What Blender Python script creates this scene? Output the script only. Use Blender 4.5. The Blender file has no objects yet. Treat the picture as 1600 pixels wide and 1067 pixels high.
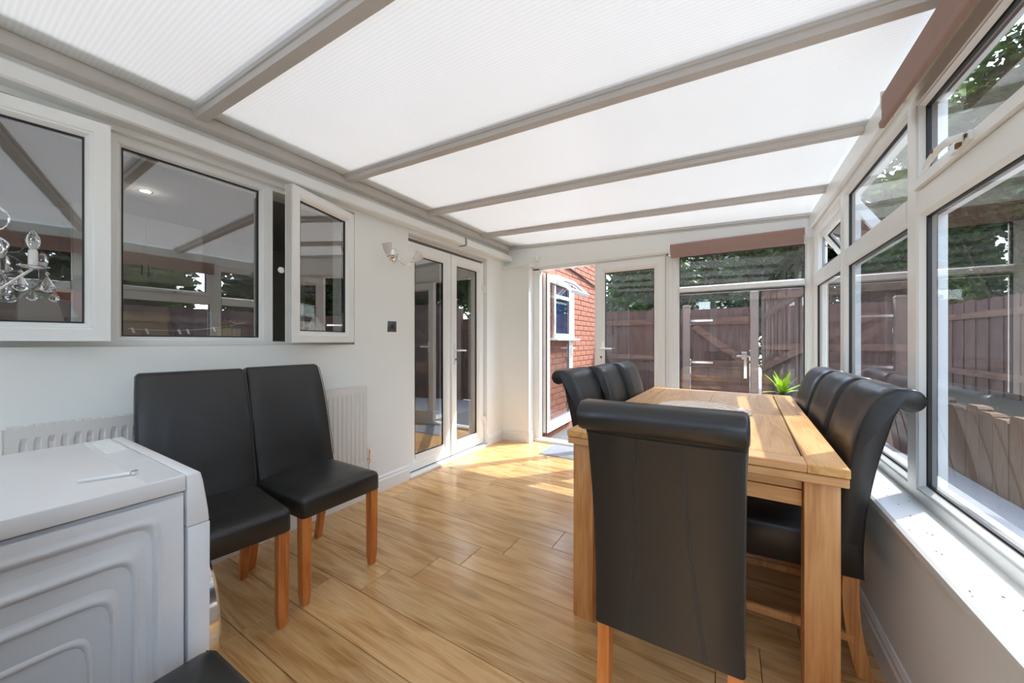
import bpy, bmesh, math, random
from mathutils import Vector, Matrix, Euler
R = math.radians
random.seed(7)
S = bpy.context.scene
COL = S.collection

# ------------------------------------------------------------ camera, world, sun, exposure
cam_d = bpy.data.cameras.new('camera')
cam_d.sensor_width = 36.0
cam_d.lens = 565.0 / 1600.0 * 36.0
cam_d.clip_start = 0.02
cam = bpy.data.objects.new('camera', cam_d)
COL.objects.link(cam)
cam.location = (0, 0, 1.15)
cam.rotation_euler = (R(90), 0, math.atan(340 / 565.0))
S.camera = cam

W = bpy.data.worlds.new('sky'); S.world = W
W.use_nodes = True
wn = W.node_tree
for n in list(wn.nodes): wn.nodes.remove(n)
sky = wn.nodes.new('ShaderNodeTexSky'); sky.sky_type = 'NISHITA'
sky.sun_disc = False; sky.sun_elevation = R(50); sky.sun_rotation = math.atan2(.53, .65)
bg = wn.nodes.new('ShaderNodeBackground'); bg.inputs['Strength'].default_value = .95
wo = wn.nodes.new('ShaderNodeOutputWorld')
hz = wn.nodes.new('ShaderNodeHueSaturation'); hz.inputs['Saturation'].default_value = .74
wn.links.new(sky.outputs[0], hz.inputs['Color']); wn.links.new(hz.outputs[0], bg.inputs[0]); wn.links.new(bg.outputs[0], wo.inputs[0])

sun_d = bpy.data.lights.new('sun', 'SUN'); sun_d.energy = 4.8; sun_d.angle = R(0.53)
sun_d.color = (1.0, .96, .90)
sun = bpy.data.objects.new('sun', sun_d); COL.objects.link(sun)
sun.rotation_euler = Vector((.53, .65, 1.0)).to_track_quat('Z', 'Y').to_euler()
sun.location = (5, 6, 9)

S.view_settings.view_transform = 'Standard'
S.view_settings.look = 'None'
S.view_settings.gamma = 1.0
S.view_settings.use_curve_mapping = False
S.view_settings.exposure = 0.60
S.cycles.use_denoising = True
S.cycles.max_bounces = 14
S.cycles.diffuse_bounces = 10
S.cycles.glossy_bounces = 5
S.cycles.transparent_max_bounces = 24
S.cycles.sample_clamp_indirect = 12

# ------------------------------------------------------------ materials
def nt(name):
    m = bpy.data.materials.new(name); m.use_nodes = True
    t = m.node_tree
    for n in list(t.nodes): t.nodes.remove(n)
    o = t.nodes.new('ShaderNodeOutputMaterial')
    return m, t, o
def N(t, typ, **kw):
    n = t.nodes.new(typ)
    for k, v in kw.items():
        if k.startswith('i_'):
            key = k[2:].replace('_', ' ')
            n.inputs[key].default_value = v
        else: setattr(n, k, v)
    return n
def c4(c): return (c[0], c[1], c[2], 1)
def srgb(r, g, b):
    f = lambda v: (v / 255 / 12.92) if v / 255 <= .04045 else ((v / 255 + .055) / 1.055) ** 2.4
    return (f(r), f(g), f(b))

def simple(name, col, rough=.5, metal=0, var=0, vscale=8, bump=0, bscale=60, spec=.5, coat=0, sheen=0, stretch=(1, 1, 1)):
    m, t, o = nt(name)
    p = N(t, 'ShaderNodeBsdfPrincipled')
    p.inputs['Base Color'].default_value = c4(col); p.inputs['Roughness'].default_value = rough
    p.inputs['Metallic'].default_value = metal; p.inputs['Specular IOR Level'].default_value = spec
    p.inputs['Coat Weight'].default_value = coat
    p.inputs['Coat Roughness'].default_value = .15
    t.links.new(p.outputs[0], o.inputs[0])
    tc = N(t, 'ShaderNodeTexCoord'); mp = N(t, 'ShaderNodeMapping'); mp.inputs['Scale'].default_value = stretch
    t.links.new(tc.outputs['Object'], mp.inputs[0])
    if var:
        n = N(t, 'ShaderNodeTexNoise', i_Scale=vscale, i_Detail=5.0)
        mx = N(t, 'ShaderNodeMix', data_type='RGBA')
        mx.inputs[6].default_value = c4([max(0, v * (1 - var)) for v in col])
        mx.inputs[7].default_value = c4([min(1, v * (1 + var)) for v in col])
        t.links.new(mp.outputs[0], n.inputs['Vector']); t.links.new(n.outputs[0], mx.inputs[0])
        t.links.new(mx.outputs[2], p.inputs['Base Color'])
    if bump:
        n2 = N(t, 'ShaderNodeTexNoise', i_Scale=bscale, i_Detail=4.0)
        b = N(t, 'ShaderNodeBump', i_Strength=bump, i_Distance=.002)
        t.links.new(mp.outputs[0], n2.inputs['Vector']); t.links.new(n2.outputs[0], b.inputs['Height'])
        t.links.new(b.outputs[0], p.inputs['Normal'])
    return m

def wood(name, dark, mid, light, axis='x', rough=.4, scale=1.0, coat=.0, knots=0.0, rnd=True, bump=.15):
    m, t, o = nt(name)
    p = N(t, 'ShaderNodeBsdfPrincipled'); p.inputs['Roughness'].default_value = rough
    p.inputs['Coat Weight'].default_value = coat; p.inputs['Coat Roughness'].default_value = .12
    t.links.new(p.outputs[0], o.inputs[0])
    tc = N(t, 'ShaderNodeTexCoord'); oi = N(t, 'ShaderNodeObjectInfo')
    vm = N(t, 'ShaderNodeVectorMath', operation='SCALE'); cmb = N(t, 'ShaderNodeCombineXYZ')
    t.links.new(oi.outputs['Random'], cmb.inputs[0]); t.links.new(oi.outputs['Random'], cmb.inputs[1]); t.links.new(oi.outputs['Random'], cmb.inputs[2])
    t.links.new(cmb.outputs[0], vm.inputs[0]); vm.inputs['Scale'].default_value = 37.0 if rnd else 0
    ad = N(t, 'ShaderNodeVectorMath', operation='ADD')
    t.links.new(tc.outputs['Object'], ad.inputs[0]); t.links.new(vm.outputs[0], ad.inputs[1])
    mp = N(t, 'ShaderNodeMapping')
    s = {'x': (1.2, 9, 9), 'y': (9, 1.2, 9), 'z': (9, 9, 1.2)}[axis]
    mp.inputs['Scale'].default_value = [v * scale for v in s]
    t.links.new(ad.outputs[0], mp.inputs[0])
    n1 = N(t, 'ShaderNodeTexNoise', i_Scale=1.6, i_Detail=3.0, i_Distortion=.6)
    t.links.new(mp.outputs[0], n1.inputs['Vector'])
    # rings from a sawtooth of the low frequency noise
    mu = N(t, 'ShaderNodeMath', operation='MULTIPLY'); mu.inputs[1].default_value = 6.0
    fr = N(t, 'ShaderNodeMath', operation='PINGPONG'); fr.inputs[1].default_value = 1.0
    t.links.new(n1.outputs[0], mu.inputs[0]); t.links.new(mu.outputs[0], fr.inputs[0])
    mp2 = N(t, 'ShaderNodeMapping')
    s2 = {'x': (6, 160, 160), 'y': (160, 6, 160), 'z': (160, 160, 6)}[axis]
    mp2.inputs['Scale'].default_value = [v * scale for v in s2]
    t.links.new(ad.outputs[0], mp2.inputs[0])
    n2 = N(t, 'ShaderNodeTexNoise', i_Scale=1.0, i_Detail=4.0)
    t.links.new(mp2.outputs[0], n2.inputs['Vector'])
    m1 = N(t, 'ShaderNodeMix', data_type='FLOAT'); m1.inputs[0].default_value = .64
    t.links.new(fr.outputs[0], m1.inputs[2]); t.links.new(n2.outputs[0], m1.inputs[3])
    cr = N(t, 'ShaderNodeValToRGB')
    cr.color_ramp.elements[0].position = .15; cr.color_ramp.elements[0].color = c4(dark)
    cr.color_ramp.elements[1].position = .85; cr.color_ramp.elements[1].color = c4(light)
    e = cr.color_ramp.elements.new(.5); e.color = c4(mid)
    t.links.new(m1.outputs[0], cr.inputs[0])
    last = cr.outputs[0]
    if knots:
        mp3 = N(t, 'ShaderNodeMapping')
        s3 = {'x': (1.6, 5.5, 5.5), 'y': (5.5, 1.6, 5.5), 'z': (5.5, 5.5, 1.6)}[axis]
        mp3.inputs['Scale'].default_value = s3
        t.links.new(ad.outputs[0], mp3.inputs[0])
        v = N(t, 'ShaderNodeTexVoronoi', i_Scale=1.0)
        t.links.new(mp3.outputs[0], v.inputs['Vector'])
        mr = N(t, 'ShaderNodeMapRange'); mr.inputs[1].default_value = .05; mr.inputs[2].default_value = .20
        mr.inputs[3].default_value = knots; mr.inputs[4].default_value = 0
        t.links.new(v.outputs['Distance'], mr.inputs[0])
        mk = N(t, 'ShaderNodeMix', data_type='RGBA')
        mk.inputs[7].default_value = c4([d * .45 for d in dark])
        t.links.new(mr.outputs[0], mk.inputs[0]); t.links.new(last, mk.inputs[6]); last = mk.outputs[2]
    # tone per piece
    hs = N(t, 'ShaderNodeHueSaturation'); m3 = N(t, 'ShaderNodeMapRange')
    m3.inputs[3].default_value = .9; m3.inputs[4].default_value = 1.1
    t.links.new(oi.outputs['Random'], m3.inputs[0]); t.links.new(m3.outputs[0], hs.inputs['Value'])
    t.links.new(last, hs.inputs['Color']); t.links.new(hs.outputs[0], p.inputs['Base Color'])
    b = N(t, 'ShaderNodeBump', i_Strength=bump, i_Distance=.001)
    t.links.new(n2.outputs[0], b.inputs['Height']); t.links.new(b.outputs[0], p.inputs['Normal'])
    return m

def leather(name, col=(.019, .0185, .0175), rough=.27):
    m, t, o = nt(name)
    p = N(t, 'ShaderNodeBsdfPrincipled'); p.inputs['Base Color'].default_value = c4(col)
    p.inputs['Specular IOR Level'].default_value = .55
    t.links.new(p.outputs[0], o.inputs[0])
    tc = N(t, 'ShaderNodeTexCoord')
    n = N(t, 'ShaderNodeTexNoise', i_Scale=3.5, i_Detail=2.0)
    mr = N(t, 'ShaderNodeMapRange'); mr.inputs[1].default_value = .25; mr.inputs[2].default_value = .75; mr.inputs[3].default_value = rough + .0; mr.inputs[4].default_value = rough + .12
    t.links.new(tc.outputs['Object'], n.inputs['Vector']); t.links.new(n.outputs[0], mr.inputs[0]); t.links.new(mr.outputs[0], p.inputs['Roughness'])
    n2 = N(t, 'ShaderNodeTexNoise', i_Scale=9.0, i_Detail=2.5)
    t.links.new(tc.outputs['Object'], n2.inputs['Vector'])
    b2 = N(t, 'ShaderNodeBump', i_Strength=.45, i_Distance=.006)
    t.links.new(n2.outputs[0], b2.inputs['Height'])
    n3 = N(t, 'ShaderNodeTexNoise', i_Scale=55.0, i_Detail=2.0); t.links.new(tc.outputs['Object'], n3.inputs['Vector'])
    b = N(t, 'ShaderNodeBump', i_Strength=.22, i_Distance=.0012)
    t.links.new(n3.outputs[0], b.inputs['Height'])
    t.links.new(b2.outputs[0], b.inputs['Normal']); t.links.new(b.outputs[0], p.inputs['Normal'])
    return m

def glass(name, r0=.10, tint=(.93, .95, .94), dirt=.02):
    m, t, o = nt(name)
    tr = N(t, 'ShaderNodeBsdfTransparent'); tr.inputs[0].default_value = c4(tint)
    clr = N(t, 'ShaderNodeBsdfTransparent')
    gl = N(t, 'ShaderNodeBsdfGlossy'); gl.inputs['Roughness'].default_value = .0
    gl.inputs[0].default_value = (1, 1, 1, 1)
    lw = N(t, 'ShaderNodeLayerWeight'); lw.inputs[0].default_value = .5
    pw = N(t, 'ShaderNodeMath', operation='POWER'); pw.inputs[1].default_value = 3.2
    t.links.new(lw.outputs['Facing'], pw.inputs[0])
    mr = N(t, 'ShaderNodeMapRange'); mr.inputs[3].default_value = r0; mr.inputs[4].default_value = 1.0
    t.links.new(pw.outputs[0], mr.inputs[0])
    mx = N(t, 'ShaderNodeMixShader'); t.links.new(mr.outputs[0], mx.inputs[0]); t.links.new(tr.outputs[0], mx.inputs[1]); t.links.new(gl.outputs[0], mx.inputs[2])
    df = N(t, 'ShaderNodeBsdfDiffuse'); df.inputs[0].default_value = (.8, .82, .85, 1)
    tc = N(t, 'ShaderNodeTexCoord'); n = N(t, 'ShaderNodeTexNoise', i_Scale=3.0, i_Detail=6.0)
    t.links.new(tc.outputs['Object'], n.inputs['Vector'])
    m4 = N(t, 'ShaderNodeMapRange'); m4.inputs[1].default_value = .45; m4.inputs[2].default_value = .8; m4.inputs[3].default_value = dirt * .4; m4.inputs[4].default_value = dirt * 2.5
    t.links.new(n.outputs[0], m4.inputs[0])
    mxd = N(t, 'ShaderNodeMixShader'); t.links.new(m4.outputs[0], mxd.inputs[0]); t.links.new(mx.outputs[0], mxd.inputs[1]); t.links.new(df.outputs[0], mxd.inputs[2])
    ge = N(t, 'ShaderNodeNewGeometry')
    m2 = N(t, 'ShaderNodeMixShader'); t.links.new(ge.outputs['Backfacing'], m2.inputs[0]); t.links.new(mxd.outputs[0], m2.inputs[1]); t.links.new(clr.outputs[0], m2.inputs[2])
    t.links.new(m2.outputs[0], o.inputs[0])
    return m

def opal_roof():
    m, t, o = nt('opal_polycarbonate')
    tc = N(t, 'ShaderNodeTexCoord')
    wv = N(t, 'ShaderNodeTexWave', wave_type='BANDS', bands_direction='Y', i_Scale=20.0)
    wv.wave_profile = 'SIN'
    t.links.new(tc.outputs['Object'], wv.inputs['Vector'])
    n = N(t, 'ShaderNodeTexNoise', i_Scale=1.3, i_Detail=4.0); t.links.new(tc.outputs['Object'], n.inputs['Vector'])
    m1 = N(t, 'ShaderNodeMix', data_type='RGBA'); m1.inputs[6].default_value = (.84, .865, .835, 1); m1.inputs[7].default_value = (.895, .92, .89, 1)
    t.links.new(wv.outputs[0], m1.inputs[0])
    m2 = N(t, 'ShaderNodeMix', data_type='RGBA', blend_type='MULTIPLY'); m2.inputs[0].default_value = .35
    cr = N(t, 'ShaderNodeValToRGB'); cr.color_ramp.elements[0].position = .3; cr.color_ramp.elements[0].color = (.9, .9, .89, 1); cr.color_ramp.elements[1].position = .7
    t.links.new(n.outputs[0], cr.inputs[0]); t.links.new(m1.outputs[2], m2.inputs[6]); t.links.new(cr.outputs[0], m2.inputs[7])
    tr = N(t, 'ShaderNodeBsdfTranslucent'); df = N(t, 'ShaderNodeBsdfPrincipled'); df.inputs['Roughness'].default_value = .35
    t.links.new(m2.outputs[2], tr.inputs[0]); t.links.new(m2.outputs[2], df.inputs['Base Color'])
    b = N(t, 'ShaderNodeBump', i_Strength=.3, i_Distance=.002); t.links.new(wv.outputs[0], b.inputs['Height']); t.links.new(b.outputs[0], df.inputs['Normal'])
    mx = N(t, 'ShaderNodeMixShader'); mx.inputs[0].default_value = .885
    t.links.new(tr.outputs[0], mx.inputs[1]); t.links.new(df.outputs[0], mx.inputs[2]); t.links.new(mx.outputs[0], o.inputs[0])
    return m
def clear_skin():
    m, t, o = nt('clear_polycarbonate_skin')
    tr = N(t, 'ShaderNodeBsdfTransparent'); tr.inputs[0].default_value = (.93, .94, .94, 1)
    t.links.new(tr.outputs[0], o.inputs[0]); return m
def emit(name, col, s):
    m, t, o = nt(name); e = N(t, 'ShaderNodeEmission'); e.inputs[0].default_value = c4(col); e.inputs[1].default_value = s
    t.links.new(e.outputs[0], o.inputs[0]); return m
def real_glass(name, col=(1, 1, 1), rough=0.0):
    m, t, o = nt(name); p = N(t, 'ShaderNodeBsdfPrincipled'); p.inputs['Base Color'].default_value = c4(col)
    p.inputs['Transmission Weight'].default_value = 1; p.inputs['Roughness'].default_value = rough; p.inputs['IOR'].default_value = 1.5
    t.links.new(p.outputs[0], o.inputs[0]); return m
def leafmat(name, a, b):
    m, t, o = nt(name)
    tc = N(t, 'ShaderNodeTexCoord'); n = N(t, 'ShaderNodeTexNoise', i_Scale=2.2, i_Detail=8.0)
    t.links.new(tc.outputs['Object'], n.inputs['Vector'])
    mx = N(t, 'ShaderNodeMix', data_type='RGBA'); mx.inputs[6].default_value = c4(a); mx.inputs[7].default_value = c4(b)
    cr = N(t, 'ShaderNodeValToRGB'); cr.color_ramp.elements[0].position = .4; cr.color_ramp.elements[1].position = .65
    t.links.new(n.outputs[0], cr.inputs[0]); t.links.new(cr.outputs[0], mx.inputs[0])
    d = N(t, 'ShaderNodeBsdfPrincipled'); d.inputs['Roughness'].default_value = .4; tr = N(t, 'ShaderNodeBsdfTranslucent')
    t.links.new(mx.outputs[2], d.inputs['Base Color']); t.links.new(mx.outputs[2], tr.inputs[0])
    ms = N(t, 'ShaderNodeMixShader'); ms.inputs[0].default_value = .3
    t.links.new(d.outputs[0], ms.inputs[1]); t.links.new(tr.outputs[0], ms.inputs[2]); t.links.new(ms.outputs[0], o.inputs[0])
    return m

M = {}
M['wall'] = simple('white_painted_plaster', (.845, .87, .85), .75, var=.015, vscale=3, bump=.15, bscale=90)
M['upvc'] = simple('white_upvc', (.84, .865, .85), .28, var=.015, vscale=6)
M['upvc_aged'] = simple('aged_white_upvc', (.62, .605, .57), .4, var=.10, vscale=10)
M['gasket'] = simple('black_rubber', (.012, .012, .013), .5)
M['bar'] = simple('grey_white_glazing_bar', (.60, .585, .555), .4, var=.05, vscale=5)
M['white_gloss'] = simple('white_gloss_paint', (.81, .83, .81), .3, var=.015)
M['glass'] = glass('window_glass', .11)
M['glass_dark'] = glass('kitchen_window_glass', .27, (.94, .95, .94), 0.0)
M['glass_dusty'] = glass('dusty_window_glass', .12, (.90, .93, .94), .035)
M['opal'] = opal_roof(); M['skin'] = clear_skin()
M['leather'] = leather('black_leather')
M['stitch'] = simple('black_stitching', (.05, .05, .05), .5)
M['piping'] = simple('black_piping', (.02, .02, .021), .3)
M['chair_leg'] = wood('orange_stained_leg', srgb(165, 88, 34), srgb(205, 122, 56), srgb(222, 145, 76), 'z', .35, coat=.3)
M['oak_x'] = wood('oak_grain_across', srgb(196, 138, 84), srgb(220, 164, 106), srgb(234, 186, 132), 'x', .38, coat=.25)
M['oak_y'] = wood('oak_grain_along', srgb(186, 128, 66), srgb(214, 160, 94), srgb(230, 184, 122), 'y', .36, coat=.2)
M['oak_z'] = wood('oak_grain_upright', srgb(176, 114, 58), srgb(208, 148, 88), srgb(224, 172, 112), 'z', .4, coat=.2)
M['floor'] = wood('oak_laminate', srgb(172, 122, 70), srgb(210, 165, 108), srgb(230, 192, 138), 'x', .22, scale=.9, coat=.2, knots=.55, bump=.05)
M['joint'] = simple('dark_joint', (.10, .06, .035), .8)
M['appliance'] = simple('white_enamel', (.80, .81, .82), .22, coat=.4)
M['appliance_plastic'] = simple('white_plastic', (.80, .80, .79), .35)
M['chrome'] = simple('chrome', (.8, .8, .82), .12, metal=1)
M['steel'] = simple('brushed_steel', (.28, .28, .29), .38, metal=1)
M['dark_glass'] = simple('dark_door_glass', (.01, .012, .02), .06, coat=1)
M['radiator'] = simple('cream_white_radiator', (.78, .775, .745), .35)
M['slot_shade'] = simple('painted_slot_shade', (.05, .05, .05), .7)  # dark tone painted in for the shade inside the radiator
M['blind'] = simple('taupe_blind_fabric', srgb(158, 130, 120), .8, var=.04, vscale=40, bump=.3, bscale=400)
M['frost'] = simple('frosted_white_glass', (.70, .69, .655), .25, coat=.4, var=.12, vscale=30)
M['crystal'] = real_glass('clear_crystal')
M['bulb'] = real_glass('clear_bulb_glass')
M['switch'] = simple('dark_metal_switch', (.10, .105, .11), .35, metal=.6)
M['black'] = simple('black_plastic', (.015, .015, .016), .4)
M['mat'] = simple('grey_ribbed_mat', srgb(172, 178, 186), .6, var=.15, vscale=30, bump=.5, bscale=200)
M['pot'] = simple('dark_teal_glaze', srgb(36, 66, 66), .25, coat=.5)
M['leaf'] = leafmat('lime_leaf', srgb(150, 200, 40), srgb(205, 232, 90))
M['doily'] = simple('cream_crochet', srgb(232, 216, 200), .9, var=.12, vscale=90, bump=1, bscale=260)
M['brick'] = simple('red_brick', srgb(160, 106, 84), .85, var=.28, vscale=5, bump=.5, bscale=60)
M['mortar'] = simple('grey_mortar', srgb(176, 150, 135), .95, var=.1, vscale=30, bump=.4, bscale=80)
M['fence'] = wood('brown_stained_fence', srgb(56, 40, 34), srgb(82, 60, 52), srgb(104, 78, 68), 'z', .75, bump=.6)
M['fence_x'] = wood('brown_stained_rail', srgb(68, 48, 38), srgb(98, 72, 58), srgb(122, 92, 76), 'x', .75, bump=.6)
M['sleeper'] = wood('weathered_sleeper', srgb(74, 56, 42), srgb(112, 88, 66), srgb(140, 114, 88), 'z', .8, knots=.7, bump=.8)
M['concrete'] = simple('pale_concrete', srgb(142, 126, 114), .9, var=.12, vscale=14, bump=.6, bscale=60)
M['paving'] = simple('pale_paving', srgb(176, 176, 172), .9, var=.14, vscale=7, bump=.6, bscale=50)
M['gravel'] = simple('dark_gravel', srgb(92, 94, 96), .9, var=.6, vscale=70, bump=1, bscale=90)
M['soil'] = simple('raised_soil', srgb(74, 66, 48), .95, var=.4, vscale=20, bump=1, bscale=30)
M['tree_leaf'] = leafmat('dark_tree_leaf', srgb(20, 44, 22), srgb(64, 96, 36))
M['tree_leaf_light'] = leafmat('light_tree_leaf', srgb(40, 72, 24), srgb(116, 146, 50))
M['bark'] = simple('tree_bark', srgb(72, 60, 48), .9, var=.3, vscale=20, bump=1, bscale=30)
M['blue_glass'] = simple('blue_leaded_glass', srgb(26, 62, 110), .1, var=.7, vscale=9, coat=1)
M['kitchen_wall'] = simple('grey_kitchen_wall', (.42, .42, .40), .8)
M['kitchen_floor'] = simple('grey_kitchen_tile', (.22, .21, .20), .4)
M['brown_door'] = simple('dark_brown_door', srgb(86, 60, 48), .5)
M['khaki'] = simple('khaki_fabric', srgb(138, 124, 88), .9, var=.12, vscale=6, bump=.6, bscale=100)
M['grey_fabric'] = simple('grey_patterned_fabric', srgb(96, 98, 104), .9, var=.7, vscale=22)
M['cream_pot'] = simple('cream_ribbed_pot', srgb(190, 178, 146), .5)
M['purple'] = simple('purple_petal', srgb(140, 80, 150), .6)
M['orange'] = simple('orange_plastic', srgb(214, 84, 34), .4)
M['mill'] = simple('speckled_wood_mill', srgb(172, 130, 84), .4, var=.6, vscale=45)
M['red'] = simple('red_cloth', srgb(150, 46, 30), .8)
M['green'] = simple('green_cloth', srgb(20, 74, 50), .8)
M['greycloth'] = simple('pale_grey_cloth', srgb(168, 166, 156), .9)
M['lead'] = simple('lead_flashing', (.12, .12, .13), .6)
M['string'] = simple('white_string', (.8, .8, .8), .6)
M['lamp_on'] = emit('lit_spotlight', (1, .93, .82), 25)
M['rust'] = simple('rusty_screw', srgb(120, 82, 56), .7)

# ------------------------------------------------------------ mesh builder
class B:
    def __init__(s): s.v = []; s.f = []; s.M = None
    def add(s, vs, fs):
        k = len(s.v)
        if s.M is not None: vs = [tuple(s.M @ Vector(v)) for v in vs]
        s.v += [tuple(v) for v in vs]; s.f += [tuple(i + k for i in f) for f in fs]; return s
    def box(s, x0, x1, y0, y1, z0, z1):
        return s.add([(x0, y0, z0), (x1, y0, z0), (x1, y1, z0), (x0, y1, z0), (x0, y0, z1), (x1, y0, z1), (x1, y1, z1), (x0, y1, z1)],
                     [(0, 3, 2, 1), (4, 5, 6, 7), (0, 1, 5, 4), (1, 2, 6, 5), (2, 3, 7, 6), (3, 0, 4, 7)])
    def taper(s, c0, w0, d0, z0, c1, w1, d1, z1):
        def q(c, w, d, z): return [(c[0] - w / 2, c[1] - d / 2, z), (c[0] + w / 2, c[1] - d / 2, z), (c[0] + w / 2, c[1] + d / 2, z), (c[0] - w / 2, c[1] + d / 2, z)]
        return s.add(q(c0, w0, d0, z0) + q(c1, w1, d1, z1), [(0, 3, 2, 1), (4, 5, 6, 7), (0, 1, 5, 4), (1, 2, 6, 5), (2, 3, 7, 6), (3, 0, 4, 7)])
    def prism(s, poly, a0, a1, ax='x'):
        # poly in the plane across ax: x -> (y,z), y -> (x,z), z -> (x,y)
        def P(a, p): return {'x': (a, p[0], p[1]), 'y': (p[0], a, p[1]), 'z': (p[0], p[1], a)}[ax]
        n = len(poly)
        return s.add([P(a0, p) for p in poly] + [P(a1, p) for p in poly],
                     [tuple(range(n))[::-1], tuple(range(n, 2 * n))] + [(i, (i + 1) % n, n + (i + 1) % n, n + i) for i in range(n)])
    def rings(s, rs, close=True, cap=True):
        n = len(rs[0]); vs = [p for r in rs for p in r]; fs = []
        for k in range(len(rs) - 1):
            for i in range(n if close else n - 1):
                j = (i + 1) % n
                fs.append((k * n + i, k * n + j, (k + 1) * n + j, (k + 1) * n + i))
        if cap:
            fs.append(tuple(range(n))[::-1]); fs.append(tuple(range((len(rs) - 1) * n, len(rs) * n)))
        return s.add(vs, fs)
    def tube(s, pts, r, n=8, rr=None, cap=True):
        pts = [Vector(p) for p in pts]; rs = []
        up = Vector((0, 0, 1)); prev = None
        for i, p in enumerate(pts):
            a = pts[max(0, i - 1)]; b = pts[min(len(pts) - 1, i + 1)]
            d = (b - a).normalized()
            if prev is None:
                u = d.cross(up)
                if u.length < .05: u = d.cross(Vector((1, 0, 0)))
            else: u = prev - d * prev.dot(d)
            u.normalize(); prev = u; w = d.cross(u)
            ra = rr[i] if rr else r
            rs.append([tuple(p + u * math.cos(2 * math.pi * k / n) * ra + w * math.sin(2 * math.pi * k / n) * ra) for k in range(n)])
        return s.rings(rs, True, cap)
    def cyl(s, a, b, r, n=16): return s.tube([a, b], r, n)
    def lathe(s, prof, c=(0, 0, 0), n=20, ax='z', cap=True):
        rs = []
        for r, h in prof:
            ring = []
            for k in range(n):
                a = 2 * math.pi * k / n; x, y = math.cos(a) * r, math.sin(a) * r
                p = {'z': (x, y, h), 'x': (h, x, y), 'y': (y, h, x)}[ax]
                ring.append((p[0] + c[0], p[1] + c[1], p[2] + c[2]))
            rs.append(ring)
        return s.rings(rs, True, cap)
    def frame(s, u0, u1, z0, z1, prof):
        # profile of (inset, y) swept round a rectangle in the local xz plane, mitred corners
        rs = []
        for cu, su, cz, sz in ((u0, 1, z0, 1), (u1, -1, z0, 1), (u1, -1, z1, -1), (u0, 1, z1, -1)):
            rs.append([(cu + su * i, y, cz + sz * i) for i, y in prof])
        n = len(prof); vs = [p for r in rs for p in r]; fs = []
        for k in range(4):
            for i in range(n):
                j = (i + 1) % n; k2 = (k + 1) % 4
                fs.append((k * n + i, k * n + j, k2 * n + j, k2 * n + i))
        return s.add(vs, fs)
    def build(s, name, mat, parent=None, bevel=0, seg=2, smooth=35, mats=None, matfn=None, loc=None, rot=None):
        me = bpy.data.meshes.new(name); bm = bmesh.new()
        bv = [bm.verts.new(v) for v in s.v]
        for f in s.f:
            try: bm.faces.new([bv[i] for i in f])
            except ValueError: pass
        bmesh.ops.recalc_face_normals(bm, faces=bm.faces)
        if bevel:
            es = [e for e in bm.edges if len(e.link_faces) == 2 and e.calc_face_angle(0) > R(30)]
            bmesh.ops.bevel(bm, geom=es, offset=bevel, segments=seg, profile=.5, affect='EDGES', clamp_overlap=True)
        bm.to_mesh(me); bm.free()
        if smooth:
            me.polygons.foreach_set('use_smooth', [True] * len(me.polygons)); me.set_sharp_from_angle(angle=R(smooth))
        for mm in (mats or [mat]): me.materials.append(mm)
        if matfn:
            for p in me.polygons: p.material_index = matfn(p)
        o = bpy.data.objects.new(name, me); COL.objects.link(o)
        if parent: o.parent = parent
        if loc: o.location = loc
        if rot: o.rotation_euler = rot
        return o

def tag(o, label, cat, group=None, kind=None):
    if label: o['label'] = label
    if cat: o['category'] = cat
    if group: o['group'] = group
    if kind: o['kind'] = kind
    return o
def empty(name, loc=(0, 0, 0), rz=0, parent=None, rot=None):
    o = bpy.data.objects.new(name, None); COL.objects.link(o); o.location = loc
    o.rotation_euler = rot if rot else (0, 0, rz); o.empty_display_size = .1
    if parent: o.parent = parent
    return o
def thing(name, label, cat, loc=(0, 0, 0), rz=0, group=None, rot=None): return tag(empty(name, loc, rz, rot=rot), label, cat, group)
def struct(o, label=None, cat='structure'):
    o['kind'] = 'structure'
    if label: o['label'] = label; o['category'] = cat
    return o
def copy_tree(o, parent=None):
    c = o.copy(); COL.objects.link(c); c.parent = parent
    for ch in list(o.children): copy_tree(ch, c)
    return c
def inst(src, parent, loc, rz=0, rot=None, sc=None):
    c = src.copy(); COL.objects.link(c); c.parent = parent; c.location = loc; c.rotation_euler = rot if rot else (0, 0, rz)
    if sc: c.scale = sc
    return c

def catmull(p, n=5, closed=False):
    out = []; m = len(p)
    rng = range(m) if closed else range(m - 1)
    for i in rng:
        P0 = Vector(p[(i - 1) % m] if closed or i > 0 else p[0]); P1 = Vector(p[i]); P2 = Vector(p[(i + 1) % m]); P3 = Vector(p[(i + 2) % m] if closed or i + 2 < m else p[-1])
        for k in range(n):
            t = k / n
            out.append(tuple(.5 * ((2 * P1) + (-P0 + P2) * t + (2 * P0 - 5 * P1 + 4 * P2 - P3) * t * t + (-P0 + 3 * P1 - 3 * P2 + P3) * t ** 3)))
    if not closed: out.append(tuple(p[-1]))
    return out
# ------------------------------------------------------------ room constants
XL, XR, YB, YF = -2.30, .47, 3.725, -1.25
ROOF = lambda x: 2.285 + (x - XL) * (2.175 - 2.285) / (.60 - XL)      # underside of the roof sheet

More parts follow.
